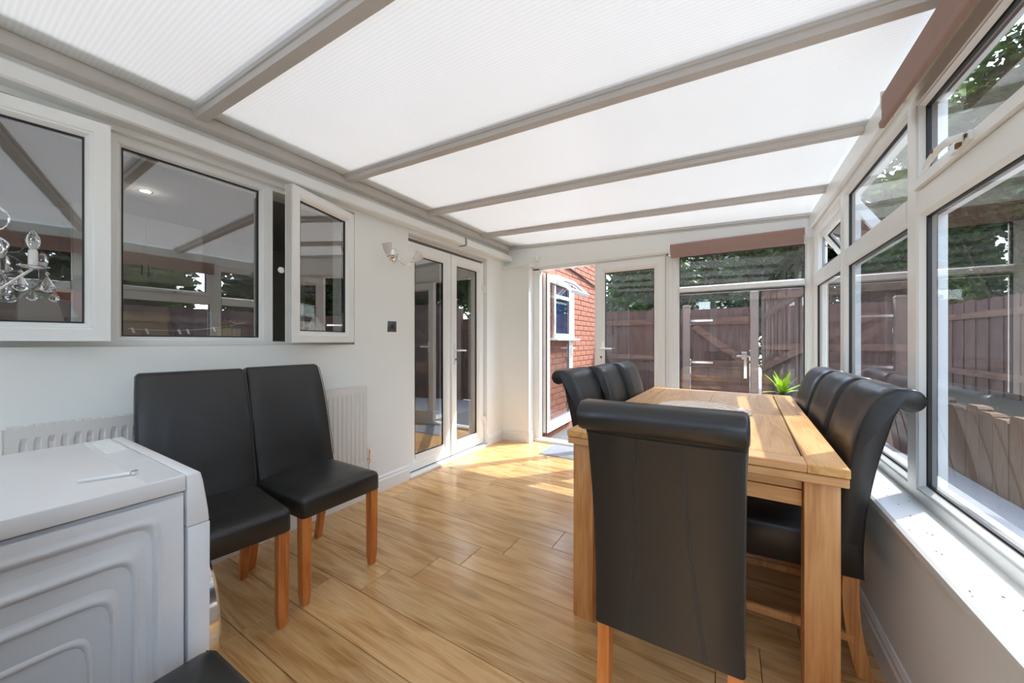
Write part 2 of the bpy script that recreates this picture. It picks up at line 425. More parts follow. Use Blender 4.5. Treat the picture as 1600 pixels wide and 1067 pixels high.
# floor of laminate planks
fl = struct(empty('floor', (0, 0, 0)), 'honey oak laminate floor of wide planks laid across the room', 'floor')
B().box(-2.42, .50, YF, 3.74, -.05, -.009).build('underlay', M['joint'], fl, smooth=0)
seams = [YF, -1.09, -.895, -.70, -.505, -.31, -.115, .08, .278, .475, .67, .868, 1.066, 1.256, 1.455, 1.645, 1.838, 2.035, 2.23, 2.425, 2.62, 2.815, 3.01, 3.205, 3.40, 3.595, 3.735]
joints = {12: -1.464, 13: -1.327, 14: -1.19, 15: -1.052, 16: -.85}
for r in range(len(seams) - 1):
    a, b = seams[r], seams[r + 1]
    j = joints.get(r, -1.464 + .17 * ((r * 7) % 7) - .2)
    xs = [-2.37]; k = j
    while k > -2.2: k -= 1.285
    k += 1.285
    while k < .4: xs.append(k); k += 1.285
    xs.append(.47)
    for x0, x1 in zip(xs[:-1], xs[1:]):
        if x1 - x0 < .02: continue
        w, d = (x1 - x0) / 2 - .0012, (b - a) / 2 - .0012
        B().box(-w, w, -d, d, -.009, 0).build('plank', M['floor'], fl, bevel=.0012, seg=1, smooth=0, loc=((x0 + x1) / 2, (a + b) / 2, 0))

# ------------------------------------------------------------ left house wall with openings
WX0, WX1 = -2.56, XL
wl = B()
WIN0, WIN1, WZ0, WZ1 = -.25, 1.637, 1.128, 2.072
FD0, FD1, FDZ = 2.142, 3.286, 2.062
wl.box(WX0, WX1, YF, WIN0, 0, 2.40)
wl.box(WX0, WX1, WIN0, WIN1, 0, WZ0); wl.box(WX0, WX1, WIN0, WIN1, WZ1, 2.40)
wl.box(WX0, WX1, WIN1, FD0, 0, 2.40)
wl.box(WX0, WX1, FD0, FD1, FDZ, 2.40)
wl.box(WX0, WX1, FD1, 3.80, 0, 2.40)
struct(wl.build('wall_left', M['wall'], smooth=0), 'white painted house wall with casement windows and french doors', 'wall')
struct(B().box(WX0, WX1 - .02, YF, 3.80, 2.40, 4.6).build('wall_left_upper', M['brick'], smooth=0), 'brick house wall rising above the lean-to roof', 'wall')
struct(B().box(XL - .02, XL + .17, YF, 3.8, 2.318, 2.335).build('trim_1', M['lead'], smooth=0), 'lead flashing strip along the house side of the roof', 'trim')

# ledger, cassettes
lg = struct(empty('trim_2', (XL, 0, 0)), 'aged white roof ledger moulding along the house wall', 'trim')
B().prism([(-.0, 2.17), (.03, 2.17), (.03, 2.20), (.018, 2.212), (.045, 2.228), (.055, 2.255), (.055, 2.275), (0, 2.30)], YF, 3.72, 'y').build('moulding', M['upvc_aged'], lg)
B().box(.0, .046, YF, 3.72, 2.276, 2.287).build('cover_strip', M['bar'], lg, smooth=0)
for nm, a, b, lab in (('blind_cassette', YF, 2.81, 'long white blind cassette along the house wall above the casement windows'),
                      ('blind_cassette', 2.835, 3.70, 'short white blind cassette above the french doors, next to the corner')):
    c = thing(nm, lab, 'blind', (XL, 0, 0))
    B().prism([(0, 2.096), (.07, 2.096), (.078, 2.104), (.078, 2.158), (.07, 2.166), (0, 2.166)], a, b - .006, 'y').build('housing', M['upvc'], c, smooth=20)
    B().prism([(0.001, 2.09), (.073, 2.09), (.081, 2.102), (.081, 2.162), (.072, 2.169), (0.001, 2.169)], b - .006, b, 'y').build('end_cap', M['black'] if b < 3 else M['upvc'], c, smooth=20)
# skirtings
SK = [(0, 0), (.018, 0), (.018, .085), (.013, .095), (.013, .108), (.006, .122), (0, .122)]
def skirt(name, x0, y0, x1, y1, lab):
    L = math.hypot(x1 - x0, y1 - y0); a = math.atan2(y1 - y0, x1 - x0)
    o = B().prism([(-p[0], p[1]) for p in SK], 0, L, 'x').build(name, M['white_gloss'], smooth=20)
    o.location = (x0, y0, 0); o.rotation_euler = (0, 0, a); struct(o, lab, 'skirting'); return o
# the moulded side lies on local -y; run so that it faces the room
skirt('baseboard_left', XL, YF, XL, FD0, 'white moulded skirting board below the radiator')
skirt('baseboard_left_corner', XL, FD1, XL, 3.61, 'short white skirting between the french doors and the corner pier')
skirt('baseboard_pier', XL, 3.61, -1.938, 3.61, 'white skirting along the front of the corner pier')
skirt('baseboard_pier_side', -1.95, 3.6, -1.95, 3.70, 'white skirting return on the side of the corner pier')
skirt('baseboard_right', XR, 3.72, XR, YF, 'white skirting along the dwarf wall under the long sill')
# pier
pr = struct(empty('wall_pier', (0, 0, 0)), 'white square pier in the far left corner with a moulded cap', 'pier')
B().box(XL, -1.95, 3.61, 3.80, 0, 2.0).build('shaft', M['wall'], pr, smooth=0)
B().prism([(-2.30, 3.80), (-2.30, 3.58), (-1.925, 3.58), (-1.925, 3.80)], 2.0, 2.03, 'z').build('cap', M['white_gloss'], pr, bevel=.008)

# ------------------------------------------------------------ right dwarf wall and sill, back dwarf wall
struct(B().box(XR, .66, YF, 3.85, -.12, .56).build('wall_right', M['wall'], smooth=0), 'white dwarf wall under the right-hand windows', 'wall')
si = struct(B().prism([(.44, .560), (.62, .560), (.62, .587), (.448, .587), (.44, .580)], YF, 3.722, 'y').build('window_sill_right', M['white_gloss'], smooth=30), 'long sunlit white window sill on the right', 'sill')
struct(B().box(-.46, XR, 3.63, 3.85, -.12, .56).build('wall_back', M['wall'], smooth=0), 'white dwarf wall under the back window', 'wall')
struct(B().box(-.46, .44, 3.60, 3.722, .560, .587).build('window_sill_back', M['white_gloss'], bevel=.005), 'short white window sill under the back window behind the table', 'sill')
# dead flies and leaf bits on the sill
db = B()
for i in range(26):
    x, y = random.uniform(.455, .56), random.uniform(.6, 2.0); a = random.uniform(0, 3.1); l = random.uniform(.001, .003)
    db.M = Matrix.Translation((x, y, .5875)) @ Matrix.Rotation(a, 4, 'Z'); db.box(-l, l, -.0009, .0009, 0, .0015)
tag(db.build('sill_debris', M['rust'], smooth=0), 'tiny dry brown specks scattered on the sunlit sill', 'debris', kind='stuff')

# ------------------------------------------------------------ windows
def prof(w, y0, d): return [(0, y0), (w * .62, y0), (w * .70, y0 + .004), (w * .78, y0 + .004), (w, y0 + .022), (w, y0 + d), (0, y0 + d)]
def glaze(root, u0, u1, z0, z1, gmat, y):
    B().box(u0, u1, y, y + .018, z0, z1).build('pane', gmat, root, smooth=0)
def sash(root, name, u0, u1, z0, z1, w, y0, d, gmat, mat=None, sub=True):
    """a ring with gasket and pane; the ring is the part, gasket and pane its sub-parts"""
    f = B().frame(u0, u1, z0, z1, prof(w, y0, d)).build(name, mat or M['upvc'], root, smooth=20)
    tgt = f if sub else root
    B().frame(u0, u1, z0, z1, [(w - .001, y0 + .019), (w + .005, y0 + .021), (w + .005, y0 + .045), (w - .001, y0 + .045)]).build('gasket', M['gasket'], tgt, smooth=0)
    glaze(tgt, u0 + w, u1 - w, z0 + w, z1 - w, gmat, y0 + .026)
    return f
# -- left wall windows: local x = +Y, local y = -X (into the kitchen)
wa = struct(empty('window_1', (XL - .035, -.20, WZ0), R(90)), 'left kitchen window with its casement standing slightly open into the room', 'window')
B().frame(-.05, .645, 0, .944, [(0, 0), (.03, 0), (.03, .07), (0, .07)]).build('outer_frame', M['upvc'], wa, smooth=0)
ca = empty('casement', (-.02, -.002, .0), R(-9), wa)
sash(ca, 'sash', -.0, .660, .024, .915, .072, -.034, .06, M['glass_dark'])
wb = struct(empty('window_2', (XL - .035, .445, WZ0), R(90)), 'fixed middle kitchen window reflecting the roof', 'window')
sash(wb, 'frame', 0, .645, 0, .944, .046, 0, .07, M['glass_dark'])
wc = struct(empty('window_3', (XL - .035, 1.09, WZ0), R(90)), 'right kitchen window with its casement swung wide open', 'window')
B().frame(0.0, .547, 0, .944, [(0, 0), (.022, 0), (.022, .07), (0, .07)]).build('outer_frame', M['upvc'], wc, smooth=0)
cc = empty('casement', (.532, -.012, 0), R(17.5), wc)
sash(cc, 'sash', -.530, 0, .016, .925, .070, -.028, .055, M['glass_dark'])
B().box(-.536, -.5305, -.018, .016, .02, .92).build('edge_seal', M['upvc_aged'], cc, smooth=0)
hd = B(); hd.lathe([(.001, 0), (.016, .002), (.018, .012), (.010, .022), (.001, .024)], (-.545, .03, .43), 12, 'y'); hd.build('handle', M['upvc'], cc)
ks = B()
for z in (.06, .84): ks.box(-.532, -.47, -.006, .002, z, z + .012)
ks.build('stay', M['steel'], cc, smooth=0)
B().box(XL - .1, XL - .001, WIN0, WIN1, WZ0 - .004, WZ0 + .0).build('reveal_sill', M['upvc'], wb, smooth=0).matrix_parent_inverse = (Matrix.Translation((XL - .035, .445, WZ0)) @ Matrix.Rotation(R(90), 4, 'Z')).inverted()

def lever(parent, u, z, y, dirn=1, plate_h=.21, lock=True, L=.115):
    """lever handle on a plate; local y is away from the viewer"""
    pl = B().box(u - .014, u + .014, y - .010, y, z - plate_h * .66, z + plate_h * .34).build('handle_plate', M['upvc'], parent, bevel=.006)
    l = B(); l.cyl((u, y - .008, z), (u, y - .045, z), .009, 12)
    l.tube([(u, y - .045, z), (u + dirn * .03, y - .052, z + .001), (u + dirn * L, y - .048, z - .001)], .008, 10, rr=[.010, .0095, .0085])
    l.build('lever', M['upvc'], pl)
    if lock:
        k = B(); k.lathe([(.001, 0), (.009, 0), (.009, .003), (.001, .003)], (u, y - .0125, z - .085), 12, 'y'); k.box(u - .003, u + .003, y - .0125, y - .010, z - .105, z - .085)
        k.build('lock', M['black'], pl, smooth=0)

# -- french doors
dr = struct(empty('door_1', (XL - .05, FD0, 0), R(90)), 'pair of white glazed french doors into the house', 'door')
L = FD1 - FD0
B().frame(0, L, -.08, 2.062, [(0, 0), (.024, 0), (.024, .07), (0, .07)]).build('frame', M['upvc'], dr, smooth=0)
B().box(0, L, -.02, .0, 2.03, 2.062).box(.0, L, -.034, -.018, 2.045, 2.062).build('head_trim', M['upvc_aged'], dr, smooth=0)
def door_leaf(root, name, u0, u1, z0, z1, wt, wb_, ws, y0, d, g, label=None):
    f = B()
    # stiles and rails as a ring with bead
    pr_ = prof(ws, y0, d)
    f.frame(u0, u1, z0, z1, pr_)
    if wb_ > ws: f.box(u0 + ws - .002, u1 - ws + .002, y0 + .002, y0 + d - .002, z0 + .004, z0 + wb_)
    f = f.build(name, M['upvc'], root, smooth=20)
    zz0 = z0 + max(ws, wb_)
    B().frame(u0 + ws, u1 - ws, zz0, z1 - ws, [(-.001, y0 + .019), (.005, y0 + .021), (.005, y0 + .045), (-.001, y0 + .045)]).build('gasket', M['gasket'], f, smooth=0)
    glaze(f, u0 + ws, u1 - ws, zz0, z1 - ws, g, y0 + .026)
    return f
l1 = door_leaf(dr, 'door_leaf', .022, .594, .035, 2.005, .10, .125, .105, -.014, .06, M['glass_dark'])
l2 = door_leaf(dr, 'door_leaf', .596, 1.122, .035, 2.005, .10, .125, .098, -.014, .06, M['glass_dark'])
lever(l2, .642, 1.06, -.014, 1)
B().box(.578, .606, -.026, -.014, .04, 2.0).build('meeting_strip', M['upvc'], l1, bevel=.003)
for z in (.25, 1.69):
    h = B(); h.cyl((1.128, -.026, z), (1.128, -.026, z + .075), .012, 12); h.box(1.086, 1.126, -.024, -.014, z + .03, z + .075); h.box(1.13, 1.144, -.018, -.01, z + .02, z + .06)
    h.build('hinge', M['upvc'], dr)
h = B(); h.cyl((.012, -.02, .24), (.012, -.02, .30), .012, 12); h.build('hinge', M['upvc'], dr)
struct(B().box(XL - .06, XL + .028, FD0 - .002, FD1 + .002, .0005, .022).build('door_threshold', M['white_gloss'], bevel=.004), 'white threshold strip below the french doors', 'threshold')

# -- back door opening: local x = +X
BD0, BD1 = -1.905, -.50
bd = struct(empty('door_2', (0, YB, 0), 0), 'white back doors with the left leaf swung open outside', 'door')
fb = B()
fb.box(-1.952, -1.872, 0, .07, 0, 2.0).box(-.525, -.462, 0, .07, 0, 2.0)
fb.box(-1.952, -.462, 0, .07, 1.968, 2.0)
fb.build('frame', M['upvc'], bd, bevel=.004, seg=1)
B().prism([(-.02, 0), (-.02, .03), (.0, .045), (.05, .045), (.07, .03), (.07, 0)], -1.952, -.462, 'x').build('sill_rail', M['upvc'], bd, smooth=20)
lf = door_leaf(bd, 'door_leaf', -1.216, -.527, .05, 1.966, .10, .13, .105, -.012, .06, M['glass_dusty'])
lever(lf, -1.145, 1.075, -.012, 1, plate_h=.22)
# opened leaf, hinged on the left jamb, seen from inside
op = empty('open_leaf', (-1.865, .09, 0), R(91.5), bd)
ol = door_leaf(op, 'door_leaf', .05, .90, .07, 1.955, .10, .12, .095, -.03, .06, M['glass'])
lever(ol, .845, 1.06, -.03, -1, plate_h=.2)
o2 = B(); o2.box(.83, .862, .03, .04, .93, 1.13); o2.cyl((.846, .04, 1.08), (.846, .075, 1.08), .009, 10); o2.cyl((.846, .072, 1.08), (.74, .072, 1.08), .008, 10)
o2.build('outer_handle', M['upvc'], ol)
B().box(.044, .050, -.020, -.010, .07, 1.955).build('edge_seal', M['gasket'], op, smooth=0)
B().box(.84, .875, -.0335, -.03, 1.885, 1.91).build('label_tag', M['steel'], ol, smooth=0)

# -- back window
wk = struct(empty('window_4', (0, YB, 0), 0), 'white back window with a fixed upper light, behind the plant', 'window')
fk = B().frame(-.462, .58, .587, 2.0, prof(.058, 0, .07)).build('frame', M['upvc'], wk, smooth=20)
B().prism([(0, 1.592), (.022, 1.592 + .0), (.022, 1.60), (.0, 1.612), (0, 1.650), (.022, 1.664), (.07, 1.664), (.07, 1.592)], -.405, .523, 'x').build('transom', M['upvc'], wk, smooth=20)
for z0, z1 in ((.645, 1.598), (1.660, 1.942)):
    B().frame(-.404, .522, z0, z1, [(-.001, .019), (.005, .021), (.005, .045), (-.001, .045)]).build('gasket', M['gasket'], wk, smooth=0)
    glaze(wk, -.404, .522, z0, z1, M['glass_dusty'], .026)
B().box(-.500, -.462, -.004, .07, 0, 2.0).build('post', M['upvc'], wk, bevel=.003, seg=1)
# fascia above the back wall
fs = struct(empty('trim_3', (0, 0, 0)), 'white fascia board above the back doors and window', 'trim')
B().prism([(XL, 2.0), (.60, 2.0), (.60, ROOF(.6) + .01), (XL, ROOF(XL) + .01)], 3.695, 3.80, 'y').build('board', M['upvc'], fs, smooth=0)
B().prism([(-1.94, 1.985), (.60, 1.985), (.60, 2.0), (-1.94, 2.0)], 3.702, 3.725, 'y').build('bead', M['upvc'], fs, smooth=0)
B().prism([(XL, ROOF(XL) - .026), (.60, ROOF(.6) - .026), (.60, ROOF(.6) - .002), (XL, ROOF(XL) - .002)], 3.682, 3.70, 'y').build('wall_plate', M['bar'], fs, smooth=0)
B().prism([(XL, ROOF(XL) - .042), (.60, ROOF(.6) - .042), (.60, ROOF(.6) - .036), (XL, ROOF(XL) - .036)], 3.688, 3.70, 'y').build('cover_strip', M['bar'], fs, smooth=0)
# small sensor box
sb = thing('sensor_box', 'small square white sensor box on the fascia above the corner pier', 'sensor', (-1.885, 3.694, 2.09))
B().box(-.022, .022, -.03, 0, -.022, .03).build('case', M['upvc'], sb, bevel=.004)
B().lathe([(.001, 0), (.007, 0), (.007, .003), (.001, .004)], (0, -.034, .004), 10, 'y').build('screw_cap', M['upvc_aged'], sb)

# -- right wall windows: local x = -Y, local y = +X
XW = .572
def right_win(n, yfar, ynear, lab, opener=None):
    w = struct(empty('window_%d' % n, (XW, yfar, 0), R(-90)), lab, 'window')
    u = yfar - ynear
    B().frame(0, u, .587, 2.055, prof(.058, 0, .07)).build('frame', M['upvc'], w, smooth=20)
    B().prism([(0, 1.598), (.022, 1.588), (.07, 1.588), (.07, 1.692), (.022, 1.692), (.0, 1.680)], .057, u - .057, 'x').build('transom', M['upvc'], w, smooth=20)
    B().frame(.057, u - .057, .644, 1.590, [(0, .019), (.005, .021), (.005, .045), (0, .045)]).build('gasket', M['gasket'], w, smooth=0)
    glaze(w, .058, u - .058, .645, 1.589, M['glass_dusty'], .026)
    if opener == 'fixed':
        B().frame(.057, u - .057, 1.691, 1.998, [(0, .019), (.005, .021), (.005, .045), (0, .045)]).build('gasket', M['gasket'], w, smooth=0)
        glaze(w, .058, u - .058, 1.691, 1.997, M['glass_dusty'], .026)
    elif opener == 'open':
        s_ = empty('fanlight', (0, .045, 2.0), parent=w, rot=(R(32), 0, 0))
        sash(s_, 'sash', .05, u - .05, -.325, 0, .045, -.015, .05, M['glass'])
        st = B()
        for uu in (.062, u - .062):
            st.box(uu - .004, uu + .004, .05, .062, 1.71, 1.96)
            st.tube([(uu, .056, 1.74), (uu, .13, 1.80), (uu, .20, 1.74)], .005, 6)
            st.tube([(uu, .056, 1.90), (uu, .16, 1.83)], .004, 6)
        st.build('stay', M['steel'], w)
        B().box(.058, u - .058, .02, .03, 1.69, 1.70).build('seal', M['gasket'], w, smooth=0)
    elif opener == 'closed':
        s_ = sash(w, 'fanlight', .050, u - .05, 1.684, 2.005, .048, -.014, .06, M['glass_dusty'])
        lv = B(); cu = u * .40
        lv.box(cu - .05, cu + .05, -.024, -.013, 1.690, 1.716)
        lv.tube([(cu + .035, -.028, 1.705), (cu + .02, -.05, 1.708), (cu - .03, -.055, 1.706), (cu - .10, -.05, 1.700), (cu - .125, -.048, 1.69)], .009, 10, rr=[.011, .010, .009, .008, .007])
        lv.build('handle', M['upvc'], s_)
        for dx, yy in ((-.035, -.0665), (.038, -.0265)): B().lathe([(.001, 0), (.006, 0), (.006, .003), (.001, .003)], (cu + dx, yy, 1.707), 10, 'y').build('screw', M['rust'], s_)
        sc_ = B(); sc_.box(cu - .006, cu + .016, -.030, -.024, 1.69, 1.704)
        sc_.build('catch', M['rust'], s_, smooth=0)
    return w
right_win(5, 3.722, 2.852, 'far right-hand window with its top light propped open', 'open')
right_win(6, 2.852, 1.892, 'middle right-hand window with fixed top light, behind the chairs', 'fixed')
right_win(7, 1.892, .932, 'near right-hand window with a closed handled top light', 'closed')
right_win(8, .932, -.10, 'right-hand window beside the camera', 'fixed')
right_win(9, -.10, YF, 'right-hand window behind the camera', 'fixed')
struct(B().box(.555, .66, 3.715, 3.80, .56, 2.06).build('trim_4', M['upvc'], bevel=.004, seg=1), 'white corner post between the back and right windows', 'trim')
eb = struct(empty('trim_5', (0, 0, 0)), 'white eaves beam above the right-hand windows', 'trim')
B().prism([(.545, 2.055), (.66, 2.055), (.66, 2.19), (.575, ROOF(.575) - .002), (.545, ROOF(.545) - .02), (.545, 2.09)], YF, 3.72, 'y').build('beam', M['upvc'], eb, smooth=20)
B().prism([(.66, 2.12), (.74, 2.12), (.76, 2.135), (.76, 2.20), (.75, 2.20), (.75, 2.145), (.74, 2.13), (.66, 2.13)], YF - .1, 3.9, 'y').build('gutter', M['upvc'], eb, smooth=20)

# unseen front wall behind the camera, its glazing added to let daylight in
fwall = B(); fwall.box(WX0, -2.1, YF - .12, YF, 0, 2.30); fwall.box(-2.1, .66, YF - .12, YF, -.12, .56); fwall.box(-2.1, .66, YF - .12, YF, 2.06, 2.32)
struct(fwall.build('wall_front', M['wall'], smooth=0), 'white dwarf wall and head of the unseen end behind the camera, glazed for added daylight', 'wall')
for n_, (xa, xb) in zip((11, 12, 13), ((-2.1, -1.2), (-1.2, -.3), (-.3, .6))):
    w_ = struct(empty('window_%d' % n_, (xb, YF, 0), R(180)), 'unseen tall end window added behind the camera to let daylight in', 'window')  # unseen end glazing, added to bring more daylight into the room
    B().frame(0, xb - xa, .56, 2.06, prof(.055, 0, .07)).build('frame', M['upvc'], w_, smooth=20)
    glaze(w_, .055, xb - xa - .055, .615, 2.005, M['glass'], .026)

# ------------------------------------------------------------ roof
rf = struct(empty('ceiling', (0, 0, 0)), 'opal ribbed polycarbonate lean-to roof on pale glazing bars', 'ceiling')
bars = [-.88, -.08, .742, 1.55, 2.332, 3.128]
ed = [YF] + bars + [3.72]
for a, b in zip(ed[:-1], ed[1:]):
    z0, z1 = ROOF(XL), ROOF(.74)
    B().add([(XL, a, z0), (.74, a, z1), (.74, b, z1), (XL, b, z0), (XL, a, z0 + .016), (.74, a, z1 + .016), (.74, b, z1 + .016), (XL, b, z0 + .016)],
            [(0, 3, 2, 1), (4, 5, 6, 7), (0, 1, 5, 4), (1, 2, 6, 5), (2, 3, 7, 6), (3, 0, 4, 7)]).build('roof_panel', M['opal'], rf, smooth=0, mats=[M['opal'], M['skin']], matfn=lambda p: 1 if p.normal.z > .5 else 0)
sl = math.atan2(ROOF(.6) - ROOF(XL), .6 - XL)
for y in bars:
    g = B().prism([(-.040, 0), (-.036, -.012), (-.029, -.014), (-.023, -.036), (.023, -.036), (.029, -.014), (.036, -.012), (.040, 0)], 0.04, 2.88, 'x')
    g.build('glazing_bar', M['bar'], rf, smooth=20, loc=(XL, y, ROOF(XL)), rot=(0, -sl, 0))
    g = B().box(0, 3.0, -.03, .03, .017, .04)
    g.build('cap_bar', M['upvc'], rf, smooth=0, loc=(XL, y, ROOF(XL)), rot=(0, -sl, 0))
B().box(XL + .0, XL + .012, YF, 3.72, ROOF(XL) - .012, ROOF(XL) - .001).build('cover_strip', M['bar'], rf, smooth=0)

# ------------------------------------------------------------ kitchen behind the left wall
struct(B().box(-5.2, WX0 + .0, YF, 4.6, -.03, 0).build('floor_kitchen', M['kitchen_floor'], smooth=0), 'grey floor of the room behind the french doors', 'floor')
kb = B(); kb.box(-5.3, -5.2, YF, 4.6, 0, 2.36); kb.box(-5.2, WX0, YF - .1, YF, 0, 2.36); kb.box(-5.2, WX0, 4.5, 4.6, 0, 2.36); kb.box(WX0 - .002, WX0, 3.80, 4.5, 0, 2.36)
struct(kb.build('wall_kitchen', M['kitchen_wall'], smooth=0), 'grey walls of the room behind the house windows', 'wall')
struct(B().box(-5.3, WX0, YF - .1, 4.6, 2.36, 2.42).build('ceiling_kitchen', M['kitchen_wall'], smooth=0), 'ceiling of the room behind the house windows', 'ceiling')
ws = struct(B().box(-2.80, WX0 + .16, WIN0, WIN1, 1.10, 1.128).build('window_sill_kitchen', M['upvc'], smooth=0), 'inner sill behind the kitchen windows', 'sill')
dk = struct(empty('door_3', (-5.18, 3.3, 0), R(90)), 'dark brown inner door across the kitchen', 'door')
B().box(-.42, .42, -.01, .03, 0, 2.0).build('leaf', M['brown_door'], dk, smooth=0)
B().frame(-.5, .5, -.1, 2.07, [(0, -.03), (.07, -.03), (.07, .01), (0, .01)]).build('architrave', M['upvc_aged'], dk, smooth=0)
cu = thing('wall_cupboard', 'white wall cupboard high on the far kitchen wall seen through the middle window', 'cupboard', (-5.0, 1.15, 1.72))
B().box(-.19, .19, -.45, .45, 0, .62).build('carcass', M['upvc'], cu, smooth=0)
for y in (-.225, .225): 
    d_ = B().box(.19, .21, y - .215, y + .215, .01, .61).build('door', M['upvc'], cu, bevel=.003, seg=1)
    B().cyl((.225, y * .1, .06), (.225, y * .1, .16), .006, 8).build('handle', M['chrome'], d_)
sp = thing('ceiling_spotlight', 'small lit round spotlight in the kitchen ceiling', 'spotlight', (-4.02, .97, 2.36))
B().lathe([(.001, -.004), (.034, -.004), (.034, 0), (.001, 0)], n=20).build('lens', M['lamp_on'], sp)
B().lathe([(.034, -.002), (.046, -.002), (.046, -.008), (.034, -.006)], n=20, cap=False).build('rim', M['chrome'], sp)
kd = bpy.data.lights.new('kitchen_light', 'POINT'); kd.energy = .4; kd.shadow_soft_size = .05; kd.color = (1, .93, .82)
ko = bpy.data.objects.new('kitchen_light', kd); COL.objects.link(ko); ko.location = (-4.02, .97, 2.30)
kc = thing('kitchen_counter', 'pale kitchen counter below the inner sill', 'counter', (-2.86, .7, 0))
B().box(-.30, .28, -.9, .9, .08, .88).build('cabinet', M['kitchen_wall'], kc, smooth=0)
B().box(-.33, .285, -.92, .92, .88, .92).build('worktop', M['brown_door'], kc, bevel=.004)

# sill clutter
Z = 1.1285
ir = thing('steam_iron', 'pale steam iron standing on its heel behind the open casement', 'iron', (-2.60, 1.53, Z), R(20))
b_ = B(); 
b_.rings([[(x * s_, -.02 - .0 * k + y0, z) for x, y0 in ((-.055, 0), (.055, 0), (.055, .03), (-.055, .03))] for k, (s_, z) in enumerate(((1, 0), (1.0, .05), (.9, .10), (.65, .15), (.3, .19), (.06, .205)))])
b_.build('soleplate', M['frost'], ir, smooth=60)
B().tube([(0, .02, .03), (0, .07, .04), (0, .085, .10), (0, .05, .15), (0, .015, .15)], .012, 8).build('handle', M['upvc_aged'], ir)
cu_ = B(); cu_.lathe([(.02, 0), (.024, .005), (.018, .02), (.018, .05), (.023, .058), (.02, .068), (.001, .07)], n=14)
o_ = cu_.build('orange_pot', M['orange'], loc=(-2.54, 1.63 - .03, Z)); tag(o_, 'small orange pot between the iron and the wooden pepper mill', 'pot')
pm = thing('pepper_mill', 'speckled turned wooden pepper mill behind the open casement', 'pepper mill', (-2.58, 1.72 - .03, Z))
B().lathe([(.028, 0), (.032, .01), (.024, .05), (.033, .09), (.034, .11), (.022, .125), (.001, .126)], n=20).build('body', M['mill'], pm)
B().lathe([(.020, .127), (.027, .135), (.026, .155), (.012, .168), (.001, .17)], n=20).build('head', M['mill'], pm)
def cushion(name, lab, loc, rot, sx, sy, sz, mat):
    t = B(); n = 10; rs = []
    for i in range(n + 1):
        for j in range(n + 1):
            pass
    vs, fs = [], []
    for side in (1, -1):
        base = len(vs)
        for i in range(n + 1):
            for j in range(n + 1):
                u, v = i / n * 2 - 1, j / n * 2 - 1
                h = ((1 - u ** 4) * (1 - v ** 4)) ** .5
                pu = u * (1 - .10 * (1 - abs(v)) * abs(u)); pv = v * (1 - .10 * (1 - abs(u)) * abs(v))
                vs.append((pu * sx, side * h * sy + .0, pv * sz + sz + .006 * math.sin(9 * u + 5 * v) * h))
        for i in range(n):
            for j in range(n):
                a = base + i * (n + 1) + j; fs.append((a, a + 1, a + n + 2, a + n + 1))
    t.add(vs, fs); o = t.build(name, mat, smooth=80); o.location = loc; o.rotation_euler = rot
    tag(o, lab, 'cushion'); return o
cushion('cushion', 'creased khaki cushion behind the middle kitchen window', (-2.70, .60, Z), (R(-12), 0, R(84)), .16, .05, .098, M['khaki'])
cushion('cushion', 'grey patterned cushion behind the middle kitchen window', (-2.72, .90, Z), (R(-10), R(-8), R(92)), .12, .04, .10, M['grey_fabric'])
pt = thing('ribbed_planter', 'cream ribbed planter with small purple flowers behind the middle kitchen window', 'planter', (-2.62, 1.0, Z))
rb = [[((.055 + (.003 if k % 2 else 0)) * s_ * math.cos(k * math.pi / 18), (.055 + (.003 if k % 2 else 0)) * s_ * math.sin(k * math.pi / 18), z) for k in range(36)] for s_, z in ((.85, 0), (1, .10))]
B().rings(rb).build('pot', M['cream_pot'], pt, smooth=0)
fw = B()
for i in range(9):
    a = i * 2.4; fw.lathe([(.001, 0), (.01, .004), (.007, .012), (.001, .014)], (.03 * math.cos(a), .03 * math.sin(a), .125 + .012 * (i % 3)), 6)
fw.build('flower', M['purple'], pt)
sg = B()
for i in range(9): a = i * 2.4; sg.cyl((0, 0, .08), (.03 * math.cos(a), .03 * math.sin(a), .125 + .012 * (i % 3)), .0018, 5)
sg.build('stem', M['leaf'], pt)
pg = thing('peg_string', 'thin white string with little white pegs across the middle kitchen window', 'string', (-2.40, .52, 1.21))
sp_ = [(0, t * .48, .05 * t * t - .012 * math.sin(math.pi * t)) for t in [i / 12 for i in range(13)]]
B().tube(sp_, .0012, 5).build('string', M['string'], pg)
for t in (.03, .13, .38, .45, .68): B().box(-.003, .003, -.004, .004, -.02, .006).build('peg', M['upvc'], pg, bevel=.001, seg=1, loc=(0, t * .48, .05 * t * t - .012 * math.sin(math.pi * t)), rot=(R(20), 0, 0))
hc = thing('hanging_cloths', 'red, grey and green cloths bundled behind the left kitchen window', 'cloths', (-2.66, .40, Z))
for nm, mt, pts in (('red_cloth', 'red', [(-.10, .26), (.02, .27), (.05, .20), (.02, .12), (-.02, .2)]), ('grey_cloth', 'greycloth', [(-.16, .25), (-.06, .24), (-.03, .12), (-.05, 0), (-.17, 0)]), ('green_cloth', 'green', [(-.03, .14), (.04, .13), (.06, 0), (-.05, 0)])):
    B().prism(pts, -.02, .02, 'x').build(nm, M[mt], hc, bevel=.012)

